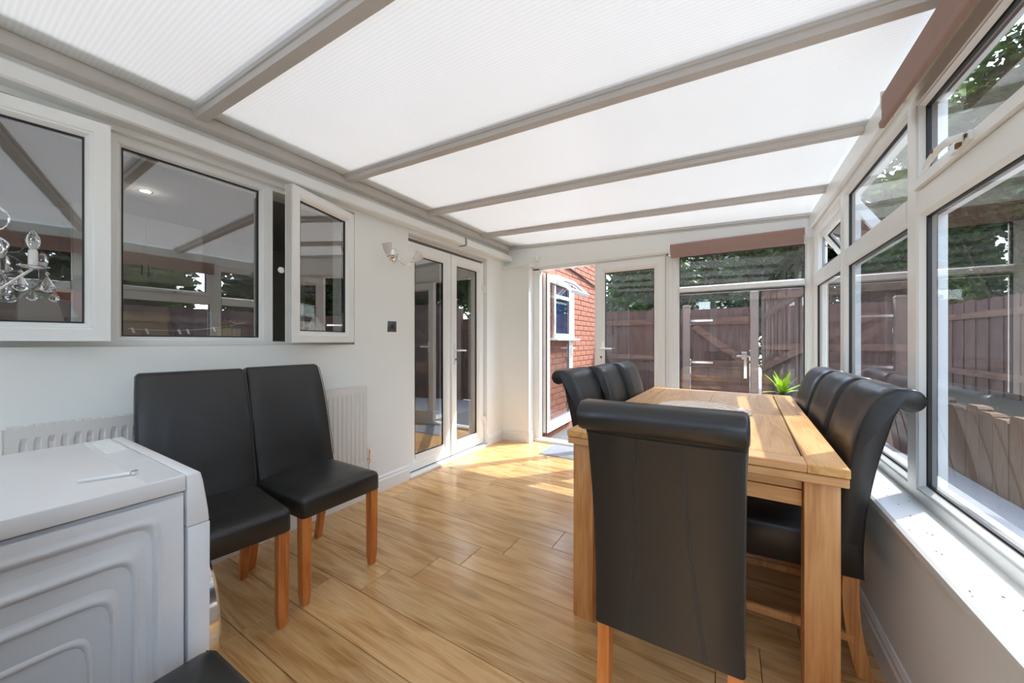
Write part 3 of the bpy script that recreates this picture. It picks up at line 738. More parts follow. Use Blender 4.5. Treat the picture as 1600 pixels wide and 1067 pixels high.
# ------------------------------------------------------------ radiator
ra = thing('radiator', 'long white panel radiator on the house wall behind the black side chairs', 'radiator', (XL, .167, .26))
LR = 1.495; HR = .571
nf = 45; vs = []
px = []
for i in range(nf):
    y0 = .02 + i * (LR - .04) / nf; s_ = (LR - .04) / nf
    px += [(y0, 0), (y0 + s_ * .40, 0), (y0 + s_ * .52, 1), (y0 + s_ * .88, 1)]
px.append((LR - .02, 0))
rows = [(0, 0), (.035, 0), (.055, 1), (HR - .06, 1), (HR - .035, 0), (HR, 0)]
rr_ = [[(.098 - .007 * d * m_, y, z) for y, d in [(0, 0)] + px + [(LR, 0)]] for z, m_ in rows]
B().rings(rr_, close=False, cap=False).build('front_panel', M['radiator'], ra, smooth=0)
B().box(.03, .045, 0, LR, 0, HR).build('back_panel', M['radiator'], ra, smooth=0)
B().box(.03, .1, -.003, 0, 0, HR + .004).build('side_cover', M['radiator'], ra, smooth=0)
B().box(.03, .1, LR, LR + .003, 0, HR + .004).build('side_cover', M['radiator'], ra, smooth=0)
tg = B(); tg.box(.030, .036, 0, LR, HR, HR + .006); tg.box(.092, .099, 0, LR, HR - .001, HR + .006)
n = 62
for i in range(n): y = i * LR / n; tg.box(.036, .092, y, y + .010, HR, HR + .005)
tg.build('top_grille', M['radiator'], ra, smooth=0)
B().box(.046, .09, .004, LR - .004, HR - .03, HR - .025).build('painted_shade_plate', M['slot_shade'], ra, smooth=0)  # dark sheet standing in for the shade below the grille
va = B(); va.cyl((.06, LR + .003, .04), (.06, LR + .045, .04), .009, 10); va.lathe([(.011, -.02), (.013, 0), (.013, .03), (.016, .035), (.016, .08), (.010, .086), (.001, .086)], (.06, LR + .05, .03), 14)
va.build('valve', M['chrome'], ra)
B().cyl((.06, LR + .05, .015), (.06, LR + .05, -.258), .007, 10).build('pipe', M['radiator'], ra)

# ------------------------------------------------------------ wall lamp and switch
def catmull0(p):
    return catmull(p, 4)
wlp = thing('wall_light', 'chrome two-arm wall light with frosted glass tulip shades beside the french doors', 'wall light', (XL, 1.985, 1.845))
B().lathe([(.001, 0), (.047, 0), (.046, .010), (.034, .020), (.014, .026), (.012, .040), (.001, .044)], n=28, ax='x').build('backplate', M['chrome'], wlp)
for sgn in (-1, 1):
    pts = catmull0([(.035, 0, 0), (.05, sgn * .012, -.042), (.062, sgn * .045, -.082), (.075, sgn * .088, -.078), (.085, sgn * .118, -.050)])
    am = B().tube(pts, .0045, 8).build('arm', M['chrome'], wlp)
    ax_ = Vector((.15, -.30, .9) if sgn < 0 else (.30, .62, .70)).normalized(); bs = Vector(pts[-1])
    q = Vector((0, 0, 1)).rotation_difference(ax_).to_matrix().to_4x4()
    h = B(); h.M = Matrix.Translation(bs) @ q; h.lathe([(.006, -.01), (.013, 0), (.015, .012), (.012, .022), (.001, .023)], n=14); h.build('lamp_holder', M['chrome'], am)
    h = B(); h.M = Matrix.Translation(bs) @ q; h.lathe([(.014, .012), (.022, .03), (.031, .06), (.036, .098), (.034, .098), (.029, .06), (.020, .032), (.012, .014)], n=24, cap=False); h.build('shade', M['frost'], wlp)
sw = thing('light_switch', 'square dark metal light switch on the white wall below the wall light', 'switch', (XL, 1.968, 1.269))
B().box(0, .004, -.045, .045, -.045, .045).build('rim', M['chrome'], sw, bevel=.0015)
B().box(.004, .007, -.041, .041, -.041, .041).build('plate', M['switch'], sw, bevel=.0015)
B().box(.007, .012, -.012, .012, -.018, .018).build('rocker', M['black'], sw, bevel=.002)
for y in (-.03, .03): B().lathe([(.001, .007), (.004, .007), (.004, .009), (.001, .009)], (0, y, 0), 8, 'x').build('screw', M['chrome'], sw)

# ------------------------------------------------------------ blinds (brown)
def roller(name, lab, loc, rz, Lb, drop):
    t = thing(name, lab, 'blind', loc, rz)
    B().cyl((0, 0, 0), (Lb, 0, 0), .030, 20).build('roll', M['blind'], t)
    B().box(.004, Lb - .004, -.033, -.030, -drop, .012).build('fabric', M['blind'], t, smooth=0)
    B().prism([(-.040, -drop - .006), (-.025, -drop - .008), (-.022, -drop + .016), (-.042, -drop + .016)], .004, Lb - .004, 'x').build('hem_bar', M['blind'], t, bevel=.003)
    for x in (-.012, Lb + .002):
        br = B(); br.box(x, x + .010, -.034, .035, -.03, .034); br.build('bracket', M['upvc'], t, bevel=.003)
        B().cyl((x + .005, -.01, -.045), (x + .005, -.01, -.075), .012, 10).build('end_bracket', M['upvc'], t)
    return t
roller('roller_blind', 'rolled-up brown fabric blind above the back window', (-.470, 3.655, 2.025), 0, .975, .098)
roller('roller_blind', 'rolled-up brown fabric blind along the top of the near right-hand windows', (.512, 1.845, 2.040), R(-90), 2.6, .10)

# ------------------------------------------------------------ dining table
tb = thing('dining_table', 'long extending oak dining table with square legs and a double-thickness top', 'table', (-.114, 2.242, 0), R(-1.92))
hw, hl = .440, .845
TZ = .782
def tp(x0, x1, y0, y1, mat, nm='top_board', z0=None, z1=None, bev=.0025): 
    return B().box(x0, x1, y0, y1, z0 if z0 is not None else TZ - .027, z1 if z1 is not None else TZ).build(nm, mat, tb, bevel=bev, seg=1)
bd_w = .098
tp(-hw, -hw + bd_w, -hl, -.0006, M['oak_y'], 'border_board'); tp(hw - bd_w, hw, -hl, -.0006, M['oak_y'], 'border_board')
tp(-hw, -hw + bd_w, .0006, hl, M['oak_y'], 'border_board'); tp(hw - bd_w, hw, .0006, hl, M['oak_y'], 'border_board')
tp(-hw + bd_w + .0004, hw - bd_w - .0004, -hl, -hl + .088, M['oak_x'], 'border_board'); tp(-hw + bd_w + .0004, hw - bd_w - .0004, hl - .088, hl, M['oak_x'], 'border_board')
for ya, yb in ((-hl + .0895, -.0006), (.0006, hl - .0895)):
    for xa, xb in ((-hw + bd_w + .0065, -.002), (-.0014, hw - bd_w - .0065)):
        tp(xa, xb, ya, yb, M['oak_y'], 'top_panel', bev=.0015)
tp(-hw + .05, hw - .05, -hl + .05, hl - .05, M['joint'], 'groove_base', TZ - .0265, TZ - .007, 0)
tp(-hw + .002, hw - .002, -hl + .004, -.0, M['oak_x'], 'extension_leaf', TZ - .056, TZ - .030); tp(-hw + .002, hw - .002, .003, hl - .004, M['oak_x'], 'extension_leaf', TZ - .056, TZ - .030)
for sx in (-1, 1):
    for sy in (-1, 1):
        B().box(sx * (hw - .06) - .0425, sx * (hw - .06) + .0425, sy * (hl - .068) - .0425, sy * (hl - .068) + .0425, 0, TZ - .058).build('leg', M['oak_z'], tb, bevel=.003)
for sy in (-1, 1):
    y = sy * (hl - .060)
    B().box(-hw + .105, hw - .105, y - .011, y + .011, .635, .684).build('apron', M['oak_x'], tb, bevel=.0015, seg=1)
    B().box(-hw + .105, hw - .105, y - .011, y + .011, .688, TZ - .058).build('pull_out_rail', M['oak_x'], tb, bevel=.0015, seg=1)
for sx in (-1, 1):
    x = sx * (hw - .052)
    B().box(x - .011, x + .011, -hl + .113, hl - .113, .635, TZ - .058).build('apron', M['oak_y'], tb, bevel=.0015, seg=1)
k_ = B(); k_.box(.156, .162, -.80, -.797, .690, .712); k_.box(.150, .182, -.812, -.800, .694, .699); k_.build('latch', M['black'], tb, smooth=0)

# crochet placemat
dm = thing('round_placemat', 'round cream crochet placemat with a scalloped rim on the oak table', 'placemat', (-.13, 2.205, TZ + .0005), 0)
n = 96; rs = []
for r_, z in ((.02, .008), (.08, .009), (.14, .008), (.20, .010), (.226, .006), (.226, 0), (.02, 0)):
    rs.append([((r_ + (.006 * math.cos(k * math.pi * 2 * 24 / n) if r_ > .2 else 0)) * math.cos(2 * math.pi * k / n), (r_ + (.006 * math.cos(k * math.pi * 2 * 24 / n) if r_ > .2 else 0)) * math.sin(2 * math.pi * k / n), z) for k in range(n)])
B().rings(rs, True, True).build('centre', M['doily'], dm)
for j, rad in enumerate((.06, .11, .16, .214)):
    B().tube([(rad * math.cos(2 * math.pi * k / 48), rad * math.sin(2 * math.pi * k / 48),   .009 + .001 * (k % 2)) for k in range(49)], .0030, 5).build('crochet_ring', M['doily'], dm)

# ------------------------------------------------------------ chairs
def inset(poly, d):
    n = len(poly); out = []; area = sum(poly[i][0] * poly[(i + 1) % n][1] - poly[(i + 1) % n][0] * poly[i][1] for i in range(n))
    sg_ = 1 if area > 0 else -1
    for i in range(n):
        a, b, c = Vector(poly[i - 1]), Vector(poly[i]), Vector(poly[(i + 1) % n])
        t1 = (b - a); t2 = (c - b)
        if t1.length < 1e-6 or t2.length < 1e-6: out.append(tuple(b)); continue
        t = (t1.normalized() + t2.normalized()); 
        if t.length < .1: t = t2
        t.normalize(); nrm = Vector((-t.y, t.x)) * sg_
        out.append(tuple(b + nrm * d))
    return out
def slab(poly, wfun, parent, name, mat, rnd=.010):
    """poly in (y,z) swept across x, half width may depend on z, with rounded side edges"""
    rs = []
    st = [(-1, 0, rnd), (-1, .35 * rnd, .35 * rnd), (-1, rnd, 0), (-.5, 0, 0), (0, 0, 0), (.5, 0, 0), (1, -rnd, 0), (1, -.35 * rnd, .35 * rnd), (1, 0, rnd)]
    for k, dx, ins in st:
        pp = inset(poly, ins) if ins else poly
        rs.append([(k * wfun(z) + dx, y, z) for y, z in pp])
    return B().rings(rs).build(name, mat, parent, smooth=50)

rear = catmull([(0, .335), (.002, .45), (-.008, .58), (-.030, .72), (-.058, .84), (-.074, .905)], 4)
cx_, cz_, cr_ = -.108, .957, .038
scr = [(cx_ + cr_ * math.cos(R(a)), cz_ + cr_ * math.sin(R(a))) for a in range(-50, -316, -16)][0:]
# circle runs from the neck (lower right) round the outside (left) to the top
scr = [(cx_ + cr_ * math.cos(R(a)), cz_ + cr_ * math.sin(R(a))) for a in range(310, 84, -15)]
front = catmull([(cx_ + .035, .994), (-.035, .968), (-.006, .915), (.018, .84), (.045, .72), (.065, .60), (.075, .48), (.078, .44), (.078, .335)], 4)
SCROLL = rear + scr + front
def scroll_chair(lab, loc, rz, group=None):
    t = thing('scroll_back_chair', lab, 'chair', loc, rz, group)
    wf = lambda z: .186 + (.003 if z > .9 else 0)
    bk = slab(SCROLL, wf, t, 'backrest', M['leather'], .009)
    # piping on both side edges and the double seams down the rear
    for sx in (-1, 1):
        pp = inset(SCROLL, .004)
        B().tube([(sx * (wf(z) - .004), y, z) for y, z in pp if z > .36], .0022, 5).build('piping', M['piping'], bk)
    rr2 = [p for p in rear if p[1] < .9]
    for sx in (-1, 1):
        for off in (0, .007):
            pts = [(sx * (.052 + .045 * ((.9 - z) / .56) ** 2 + off), y - .0006, z) for y, z in rr2]
            B().tube(pts, .0012, 4).build('seam', M['stitch'], bk)
    B().tube([(x, rear[-1][0] - .002, rear[-1][1] - .004) for x in (-.18, -.06, .06, .18)], .0014, 4).build('seam', M['stitch'], bk)
    # seat: wider at the front
    def ring(z, e, r=.02):
        a, b, y0, y1 = .186 - e, .195 - e, .02, .475 - e
        c = [(-a, y0), (a, y0), (b, y1 - r), (b - r * .3, y1 - r * .3), (b - r, y1), (-b + r, y1), (-b + r * .3, y1 - r * .3), (-b, y1 - r)]
        return [(x, y, z) for x, y in c]
    B().rings([ring(.335, .006), ring(.34, 0), ring(.45, 0), ring(.468, .004), ring(.480, .018), ring(.487, .06, .03), ring(.490, .12, .04)]).build('seat', M['leather'], t, smooth=60)
    for sx in (-1, 1):
        B().rings([[(sx * .165 + q * .017, y + p, z) for q, p in ((-1, -.022), (1, -.022), (1, .022), (-1, .022))] for y, z in ((.036, .337), (.037, .27), (.033, .20), (.024, .12), (.010, .05), (-.002, 0))]).build('leg', M['chair_leg'], t, smooth=0)
        B().taper((sx * .173, .447), .040, .040, .337, (sx * .168, .447), .030, .030, 0).build('leg', M['chair_leg'], t, bevel=.002, seg=1)
        B().box(sx * .178 - .009, sx * .178 + .009, .03, .437, .115, .140).build('stretcher', M['chair_leg'], t, bevel=.001, seg=1)
    return t
head = scroll_chair('black leather scroll-back dining chair at the near end of the table, back to the camera', (-.152, 1.030, 0), 0)
def drop_parts(root, nm):
    for q in list(root.children):
        if q.name.split('.')[0] == nm: bpy.data.objects.remove(q)
def place(src, lab, loc, rz, group=None, leg_mat=None):
    c = copy_tree(src); c.location = loc; c.rotation_euler = (0, 0, rz); c['label'] = lab
    if leg_mat:
        for q in c.children:
            if q.name.split('.')[0] in ('leg', 'stretcher'):
                q.material_slots[0].link = 'OBJECT'; q.material_slots[0].material = leg_mat
    if group: c['group'] = group
    elif 'group' in c: del c['group']
    return c
# right side: facing -X  (local +y -> -X : rz = +90)
GR = 'scroll-back chairs on the window side of the table'
place(head, 'nearest black scroll-back chair on the window side of the table', (.395, 1.853, 0), R(90), GR, M['oak_z'])
place(head, 'middle black scroll-back chair on the window side of the table', (.392, 2.283, 0), R(90), GR, M['oak_z'])
place(head, 'farthest black scroll-back chair on the window side of the table', (.390, 2.712, 0), R(90), GR, M['oak_z'])
GL = 'scroll-back chairs on the door side of the table'
place(head, 'nearest black scroll-back chair on the door side of the table', (-.682, 1.975, 0), R(-90), GL, M['oak_z'])
place(head, 'middle black scroll-back chair on the door side of the table', (-.634, 2.366, 0), R(-90), GL, M['oak_z'])
place(head, 'farthest black scroll-back chair on the door side of the table', (-.606, 2.765, 0), R(-90), GL, M['oak_z'])

drop_parts(head, 'stretcher')
def side_chair(lab, loc, rz):
    t = thing('side_chair', lab, 'chair', loc, rz, None)
    prof_ = catmull([(.010, .40), (-.002, .55), (-.035, .72), (-.085, .90), (-.125, 1.0)], 3) + [(-.118, 1.012), (-.095, 1.018), (-.072, 1.012)] + catmull([(-.065, 1.0), (-.028, .90), (.020, .72), (.058, .55), (.085, .44), (.085, .40)], 3)
    wf = lambda z: .196 - .010 * max(0, (z - .75) / .27) ** 2
    bk = slab(prof_, wf, t, 'backrest', M['leather'], .012)
    for sx in (-1, 1):
        B().tube([(sx * (wf(z) - .003), y + .003, z) for y, z in prof_[16:] if z > .5], .0018, 5).build('piping', M['piping'], bk)
    def ring(z, e, r=.02):
        b, y0, y1 = .200 - e, .03, .462 - e
        c = [(-b, y0), (b, y0), (b, y1 - r), (b - r * .3, y1 - r * .3), (b - r, y1), (-b + r, y1), (-b + r * .3, y1 - r * .3), (-b, y1 - r)]
        return [(x, y, z) for x, y in c]
    st_ = B().rings([ring(.385, .006), ring(.39, 0), ring(.455, 0), ring(.470, .005), ring(.478, .018), ring(.484, .06, .03), ring(.486, .12, .04)]).build('seat', M['leather'], t, smooth=60)
    B().tube([(-.190, .446, .471), (.190, .446, .471)], .0018, 5).build('seam', M['stitch'], st_)
    for sx in (-1, 1):
        B().taper((sx * .174, .035), .036, .040, .386, (sx * .174, -.055), .030, .034, 0).build('leg', M['chair_leg'], t, bevel=.002, seg=1)
        B().taper((sx * .174, .430), .042, .042, .386, (sx * .173, .430), .038, .038, .05).taper((sx * .173, .430), .038, .038, .05, (sx * .172, .430), .028, .028, 0).build('leg', M['chair_leg'], t, bevel=.0015, seg=1)
    return t
sc1 = side_chair('plain black leather side chair by the radiator, nearest the white dryer', (-1.996, .652, 0), R(-97))
place(sc1, 'plain black leather side chair by the radiator, nearest the french doors', (-2.022, 1.060, 0), R(-90))
place(sc1, 'plain black leather side chair whose seat corner shows beside the white dryer', (-.785, -.108, 0), R(1))

# ------------------------------------------------------------ tumble dryer
dy = thing('tumble_dryer', 'white tumble dryer with stepped side panel and chrome-ringed door', 'dryer', (-1.335, .0, 0))
hx = .297
body = B(); body.box(-hx, hx - .012, -.26, .318, .03, .812); body.build('body', M['appliance'], dy, bevel=.004, seg=1)
for x in (-.25, .25):
    for y in (-.22, .27): B().cyl((x, y, 0), (x, y, .031), .018, 12).build('foot', M['black'], dy)
# lid
B().prism([(-.265, .818), (.316, .818), (.316, .852), (-.265, .852)], -hx, hx, 'x').build('lid', M['appliance_plastic'], dy, bevel=.003)
B().box(-hx + .01, hx - .012, .256, .312, .8522, .8532).build('lid_trim', M['appliance'], dy, smooth=0)
# front fascia: control panel and lower front
B().prism([(.3175, .7345), (.3585, .7345), (.3565, .76), (.352, .795), (.347, .83), (.342, .852), (.3175, .852)], -hx, hx, 'x').build('control_panel', M['appliance_plastic'], dy, bevel=.003)
B().prism([(.319, .03), (.350, .03), (.359, .2), (.360, .733), (.319, .733)], -hx, hx, 'x').build('front_panel', M['appliance'], dy, bevel=.003)
B().box(-.25, -.08, .268, .306, .8532, .8540).build('control_inlay', M['upvc'], dy, smooth=0)
pd = B(); pd.lathe([(.028, .345), (.028, .370), (.022, .374), (.001, .375)], (.13, 0, .79), 24, 'y'); pd.build('dial', M['chrome'], dy)
B().box(-.08, .05, .3545, .3575, .765, .782).build('display', M['black'], dy, bevel=.001, seg=1)
door = B().lathe([(.225, .358), (.236, .368), (.233, .400), (.218, .410), (.206, .404)], (0, 0, .415), 48, 'y', cap=False).build('door_ring', M['chrome'], dy)
B().lathe([(.206, .358), (.206, .400), (.16, .410), (.09, .418), (.001, .422)], (0, 0, .415), 48, 'y').build('door_glass', M['dark_glass'], dy)
# embossed side panel as a height field on +x
ny, nz = 150, 190
y0, y1, z0, z1 = -.258, .312, .035, .808
def hgt(y, z):
    # nested rounded rectangles, each a lip, a drop and a slow ramp back
    ab = ((.271 - y) / .032, (.772 - z) / .0625, (y + .215) / .032, (z - .07) / .0625)
    d = -math.log(sum(math.exp(-3.2 * min(q, 8)) for q in ab)) / 3.2
    h = 0.0
    for s0 in (0, 1, 2, 3):
        t_ = d - s0
        if t_ > -.18: h += .0030 * math.exp(-((t_ + .02) / .10) ** 2)
        if t_ > 0:
            k = min(1, t_ / .30); h -= .0125 * k * k * (3 - 2 * k)
            if s0 < 3:
                k2 = min(1, max(0, (t_ - .30) / .62)); h += .0095 * k2
    return h
vs = [( hx - .0115 + .009 + hgt(y0 + (y1 - y0) * i / ny, z0 + (z1 - z0) * j / nz), y0 + (y1 - y0) * i / ny, z0 + (z1 - z0) * j / nz) for i in range(ny + 1) for j in range(nz + 1)]
fs_ = [(i * (nz + 1) + j, (i + 1) * (nz + 1) + j, (i + 1) * (nz + 1) + j + 1, i * (nz + 1) + j + 1) for i in range(ny) for j in range(nz)]
B().add(vs, fs_).build('embossed_side_panel', M['appliance'], dy, smooth=70)
# rod lying on the lid
rd = thing('metal_rod', 'thin white metal rod with a round eye lying on top of the dryer', 'rod', (-1.23, .215, .8525), 0)
rd.location = (-1.170, .180, .8535)
B().cyl((0, 0, .004), (.0295, .071, .004), .0032, 8).build('shaft', M['upvc'], rd)
ey = B(); ey.lathe([(.003, 0), (.006, .001), (.006, .008), (.003, .009)], (.032, .077, 0), 14, cap=False); ey.build('eye', M['chrome'], rd)

# ------------------------------------------------------------ chandelier
ch = thing('chandelier', 'crystal chandelier with candle bulbs hanging in front of the left kitchen window', 'chandelier', (-2.06, .02, 1.40))
B().cyl((0, 0, .10), (0, 0, .80), .004, 8).build('rod', M['chrome'], ch)
B().lathe([(.001, 0), (.045, 0), (.045, .012), (.01, .03), (.001, .03)], (0, 0, .82), 20).build('ceiling_rose', M['chrome'], ch)
B().lathe([(.001, -.12), (.012, -.11), (.02, -.07), (.008, -.05), (.008, .0), (.022, .03), (.008, .06), (.008, .2), (.015, .22), (.001, .235)], n=16).build('column', M['chrome'], ch)
def drop(c, h, parent, nm='drop'):
    B().lathe([(.0008, h), (.006, h * .78), (.0165, h * .36), (.0175, h * .24), (.013, h * .08), (.001, 0)], c, 12).build(nm, M['crystal'], parent, smooth=0)
for k in range(6):
    a = R(78 - 60 * k); ca_, sa = math.cos(a), math.sin(a)
    P_ = lambda r, z: (r * ca_, r * sa, z)
    am = B().tube([P_(*q) for q in catmull([(.012, -.06), (.05, -.085), (.09, -.088), (.13, -.078), (.165, -.04), (.195, -.005)], 4)], .0042, 8).build('arm', M['chrome'], ch)
    B().tube([P_(*q) for q in catmull([(.012, .16), (.08, .21), (.145, .17), (.14, .12), (.09, .11), (.08, .14)], 4)], .003, 6).build('scroll', M['chrome'], am)
    B().tube([P_(*q) for q in catmull([(.012, .06), (.09, .10), (.145, .075), (.135, .04), (.09, .04)], 4)], .003, 6).build('scroll', M['chrome'], am)
    c = P_(.197, 0)
    B().lathe([(.001, -.006), (.018, -.004), (.034, .002), (.036, .005), (.016, .002), (.001, .001)], c, 20).build('drip_tray', M['chrome'], am)
    B().lathe([(.001, .003), (.011, .003), (.011, .055), (.008, .06), (.001, .06)], c, 14).build('candle_tube', M['frost'], am)
    bl = B().lathe([(.007, .058), (.012, .068), (.0165, .088), (.015, .104), (.008, .120), (.001, .128)], c, 16).build('bulb', M['bulb'], am)
    for dx, dy_ in ((.03, 0), (-.026, .012)):
        cc_ = (c[0] + dx * ca_ - dy_ * sa, c[1] + dx * sa + dy_ * ca_, -.062)
        B().lathe([(.001, -.006), (.006, 0), (.001, .006)], (cc_[0], cc_[1], .045 - .062), 8).build('bead', M['crystal'], am, smooth=0)
        drop((cc_[0], cc_[1], -.082), .058, am)
    bd_ = B()
    for j in range(9):
        t = j / 8; rr3 = .03 + .14 * t; zz = .09 - .085 * t - .07 * math.sin(math.pi * t)
        bd_.lathe([(.001, -.0055), (.006, 0), (.001, .0055)], P_(rr3, zz), 8)
    bd_.build('bead_garland', M['crystal'], am, smooth=0)
drop((0, 0, -.185), .055, ch)
B().cyl((0, 0, .835 - .004), (0, 0, ROOF(-2.06) - 1.40 + .0), .006, 8).build('hook', M['chrome'], ch)

# ------------------------------------------------------------ plant on the back sill
pt = thing('potted_bromeliad', 'lime green strappy plant in a dark teal pot on the sill behind the table', 'plant', (.375, 3.655, .5875))
B().lathe([(.040, 0), (.042, .004), (.056, .15), (.058, .155), (.053, .155), (.048, .13), (.001, .13)], n=28).build('pot', M['pot'], pt)
B().lathe([(.001, .132), (.050, .134), (.050, .137), (.001, .142)], n=20).build('soil', M['soil'], pt)
random.seed(11)
for k in range(17):
    a = k * 2.399 + random.uniform(-.2, .2); ln = random.uniform(.13, .20); el = random.uniform(.35, 1.15) if k > 5 else random.uniform(1.1, 1.45)
    w = random.uniform(.017, .024); vs, fs_ = [], []
    n = 8
    for i in range(n + 1):
        t = i / n; r_ = ln * (t * math.cos(el) + .12 * t * t); z = .135 + ln * (t * math.sin(el) - .25 * t * t * (1.4 - el)); ww = w * (math.sin(math.pi * min(1, .25 + .75 * t)) ** .7 + .02) * (1 if t < .98 else .1)
        cx, cy = r_ * math.cos(a), r_ * math.sin(a)
        for sx, dz in ((-1, .004), (0, 0), (1, .004)): vs.append((cx - sx * ww * math.sin(a), cy + sx * ww * math.cos(a), z + dz))
    for i in range(n):
        for j in range(2): q = i * 3 + j; fs_.append((q, q + 1, q + 4, q + 3))
    B().add(vs, fs_).build('leaf', M['leaf'], pt, smooth=60)

# ------------------------------------------------------------ door mat
dmx = thing('door_mat', 'thin blue-grey mat on the floor inside the open back door', 'mat', (-1.39, 3.505, .0008), R(1))
B().box(-.29, .29, -.19, .19, 0, .006).build('base', M['mat'], dmx, bevel=.002, seg=1)
rib = B()
for i in range(37): y = -.18 + i * .01; rib.box(-.28, .28, y - .002, y + .002, .006, .0085)
rib.build('rib', M['mat'], dmx, smooth=0)['kind'] = 'stuff'

# ------------------------------------------------------------ outside: ground, brick wall, fence, gate, sleepers, trees
gd = struct(B().box(-12, 14, 3.85, 16, -.20, -.12).box(.66, 14, -8, 3.85, -.20, -.12).box(-6, .66, -8, YF - .12, -.20, -.12).build('ground', M['paving'], smooth=0), 'pale concrete paving around the conservatory', 'ground')
struct(B().box(-1.9, -.9, 3.80, 5.2, -.12, -.03).build('step', M['gravel'], smooth=0), 'dark gravelled step outside the open back door', 'step')

BWL = 2.36
bw = struct(empty('wall_outside', (-1.90, 3.80, 0), 0), 'red brick side wall of the house beyond the back door', 'wall')
B().box(-.35, -.012, 0, BWL, -.12, 4.6).build('mortar', M['mortar'], bw, smooth=0)
bh, bl_, jt = .065, .215, .010
bsrc = B().box(-.09, 0, 0, bl_, 0, bh).build('brick', M['brick'], bw, bevel=.003, seg=1, smooth=0)
W0, W1, WZ_0, WZ_1 = .33, 1.00, 1.20, 1.98
cells = []; stuffb = B(); first = True; cnt = 0
for row in range(62):
    z = -.11 + row * (bh + jt); off = (row % 2) * (bl_ + jt) / 2
    for i in range(-1, 23):
        y = i * (bl_ + jt) - off
        a, b = max(0, y), min(BWL, y + bl_)
        if b - a < .03: continue
        if z + bh > WZ_0 - .03 and z < WZ_1 and b > W0 and a < W1:
            if a < W0 - .03: b = W0
            elif b > W1 + .03: a = W1
            else: continue
        full = abs((b - a) - bl_) < 1e-4
        if full and 0.3 <= a <= 2.75 and .3 < z < 2.75 and cnt < 295:
            jit = random.uniform(-.002, .002)
            if first: bsrc.location = (jit, a, z); first = False
            else: inst(bsrc, bw, (jit, a, z))
            cnt += 1
        else:
            stuffb.box(-.09, random.uniform(-.002, .002), a, b, z, z + bh)
sbo = stuffb.build('brick_courses', M['brick'], bw, smooth=0); sbo['kind'] = 'stuff'
# window in the brick wall, with top light standing open
bwn = struct(empty('window_10', (-1.90, 3.80 + W0, 0), R(90)), 'small white house window in the brick wall with its top light open', 'window')
u = W1 - W0
B().frame(0, u, WZ_0, WZ_1, [(0, -.03), (.05, -.03), (.05, .011), (0, .011)]).build('frame', M['upvc'], bwn, smooth=0)
B().box(.05, u - .05, -.025, .011, 1.70, 1.745).build('transom', M['upvc'], bwn, smooth=0)
B().box(.05, u - .05, .002, .009, WZ_0 + .05, 1.94).build('leaded_pane', M['blue_glass'], bwn, smooth=0)
fo = empty('fanlight', (0, -.03, 1.97), parent=bwn, rot=(R(-48), 0, 0))
sash(fo, 'sash', .02, u - .02, -.30, 0, .045, -.02, .045, M['glass'])
B().prism([(-.10, WZ_0 - .035), (-.10, WZ_0 - .012), (.01, WZ_0), (.01, WZ_0 - .035)], -.05, u + .05, 'x').build('sill', M['upvc'], bwn, smooth=0)
lt = B()
for i in range(12): lt.box(.07 + i * .046, .07 + i * .046 + .022, -.001, .002, 1.64, 1.665)
lt.build('lead_pattern', M['upvc'], bwn, smooth=0)['kind'] = 'stuff'
cb = B().tube([(-1.885, 3.85, 2.24), (-1.885, 4.4, 2.17), (-1.885, 5.0, 2.13), (-1.885, 5.6, 2.06), (-1.885, 6.14, 2.03)], .011, 8).build('wall_cable', M['black'])
tag(cb, 'black cable sagging along the red brick wall', 'cable')

FY = 6.2
def fence_run(name, lab, x0, x1, top, y, n, rot=0, brace=False, group=None):
    t = thing(name, lab, 'fence', (x0, y, -.12), rot)
    Lf = x1 - x0; wv_ = Lf / n
    src = None
    for i in range(n):
        jx = i * wv_; h_ = top + .12 + random.uniform(-.012, .012)
        if src is None: src = B().box(-.004, wv_ + .004, 0, .018, 0, 1).build('board', M['fence'], t, bevel=0, smooth=0, loc=(jx, 0, 0)); src.scale = (1, 1, h_)
        else: inst(src, t, (jx, .012 * (i % 2) + random.uniform(-.002, .002), 0), sc=(1, 1, h_))
    for z in (.35, (top + .12) * .55, top - .12):
        B().box(0, Lf, -.035, -.001, z, z + .085).build('rail', M['fence_x'], t, bevel=.003, seg=1)
    if brace:
        b2 = B(); b2.M = Matrix.Translation((0, -.06, top * .45)) @ Matrix.Rotation(-R(32), 4, 'Y'); b2.box(0, Lf * .9, 0, .03, -.045, .045); b2.build('brace', M['fence_x'], t)
    return t
fence_run('board_fence', 'brown vertical board fence between the brick wall and the garden gate', -1.86, -.625, 1.66, FY, 9)
fence_run("board_fence", "tall brown board fence with diagonal brace right of the garden gate", .392, 1.89, 1.98, FY, 11, R(-17), True)
for x, lab, h_ in ((-.57, 'concrete post on the left of the garden gate', 1.70), (.30, 'taller concrete post on the right of the garden gate', 1.86)):
    p_ = thing('concrete_post', lab, 'post', (x, FY - .03, -.12))
    B().box(-.05, .05, -.05, .05, 0, h_ + .10).build('shaft', M['concrete'], p_, bevel=.008, seg=1)
    B().taper((0, 0), .11, .11, h_ + .10, (0, 0), .07, .07, h_ + .13).build('cap', M['concrete'], p_)
gt = thing('garden_gate', 'brown boarded garden gate with ledges, diagonal brace and galvanised latch', 'gate', (-.513, FY, -.10))
gw = .756; src = None
for i in range(7):
    wv_ = gw / 7
    if src is None: src = B().box(-.002, wv_ + .002, 0, .02, 0, 1.74).build('board', M['fence'], gt, smooth=0)
    else: inst(src, gt, (i * wv_, .008 * (i % 2), 0))
for z in (.18, .86, 1.50): B().box(0, gw, -.03, -.001, z, z + .11).build('ledge', M['fence_x'], gt, bevel=.003, seg=1)
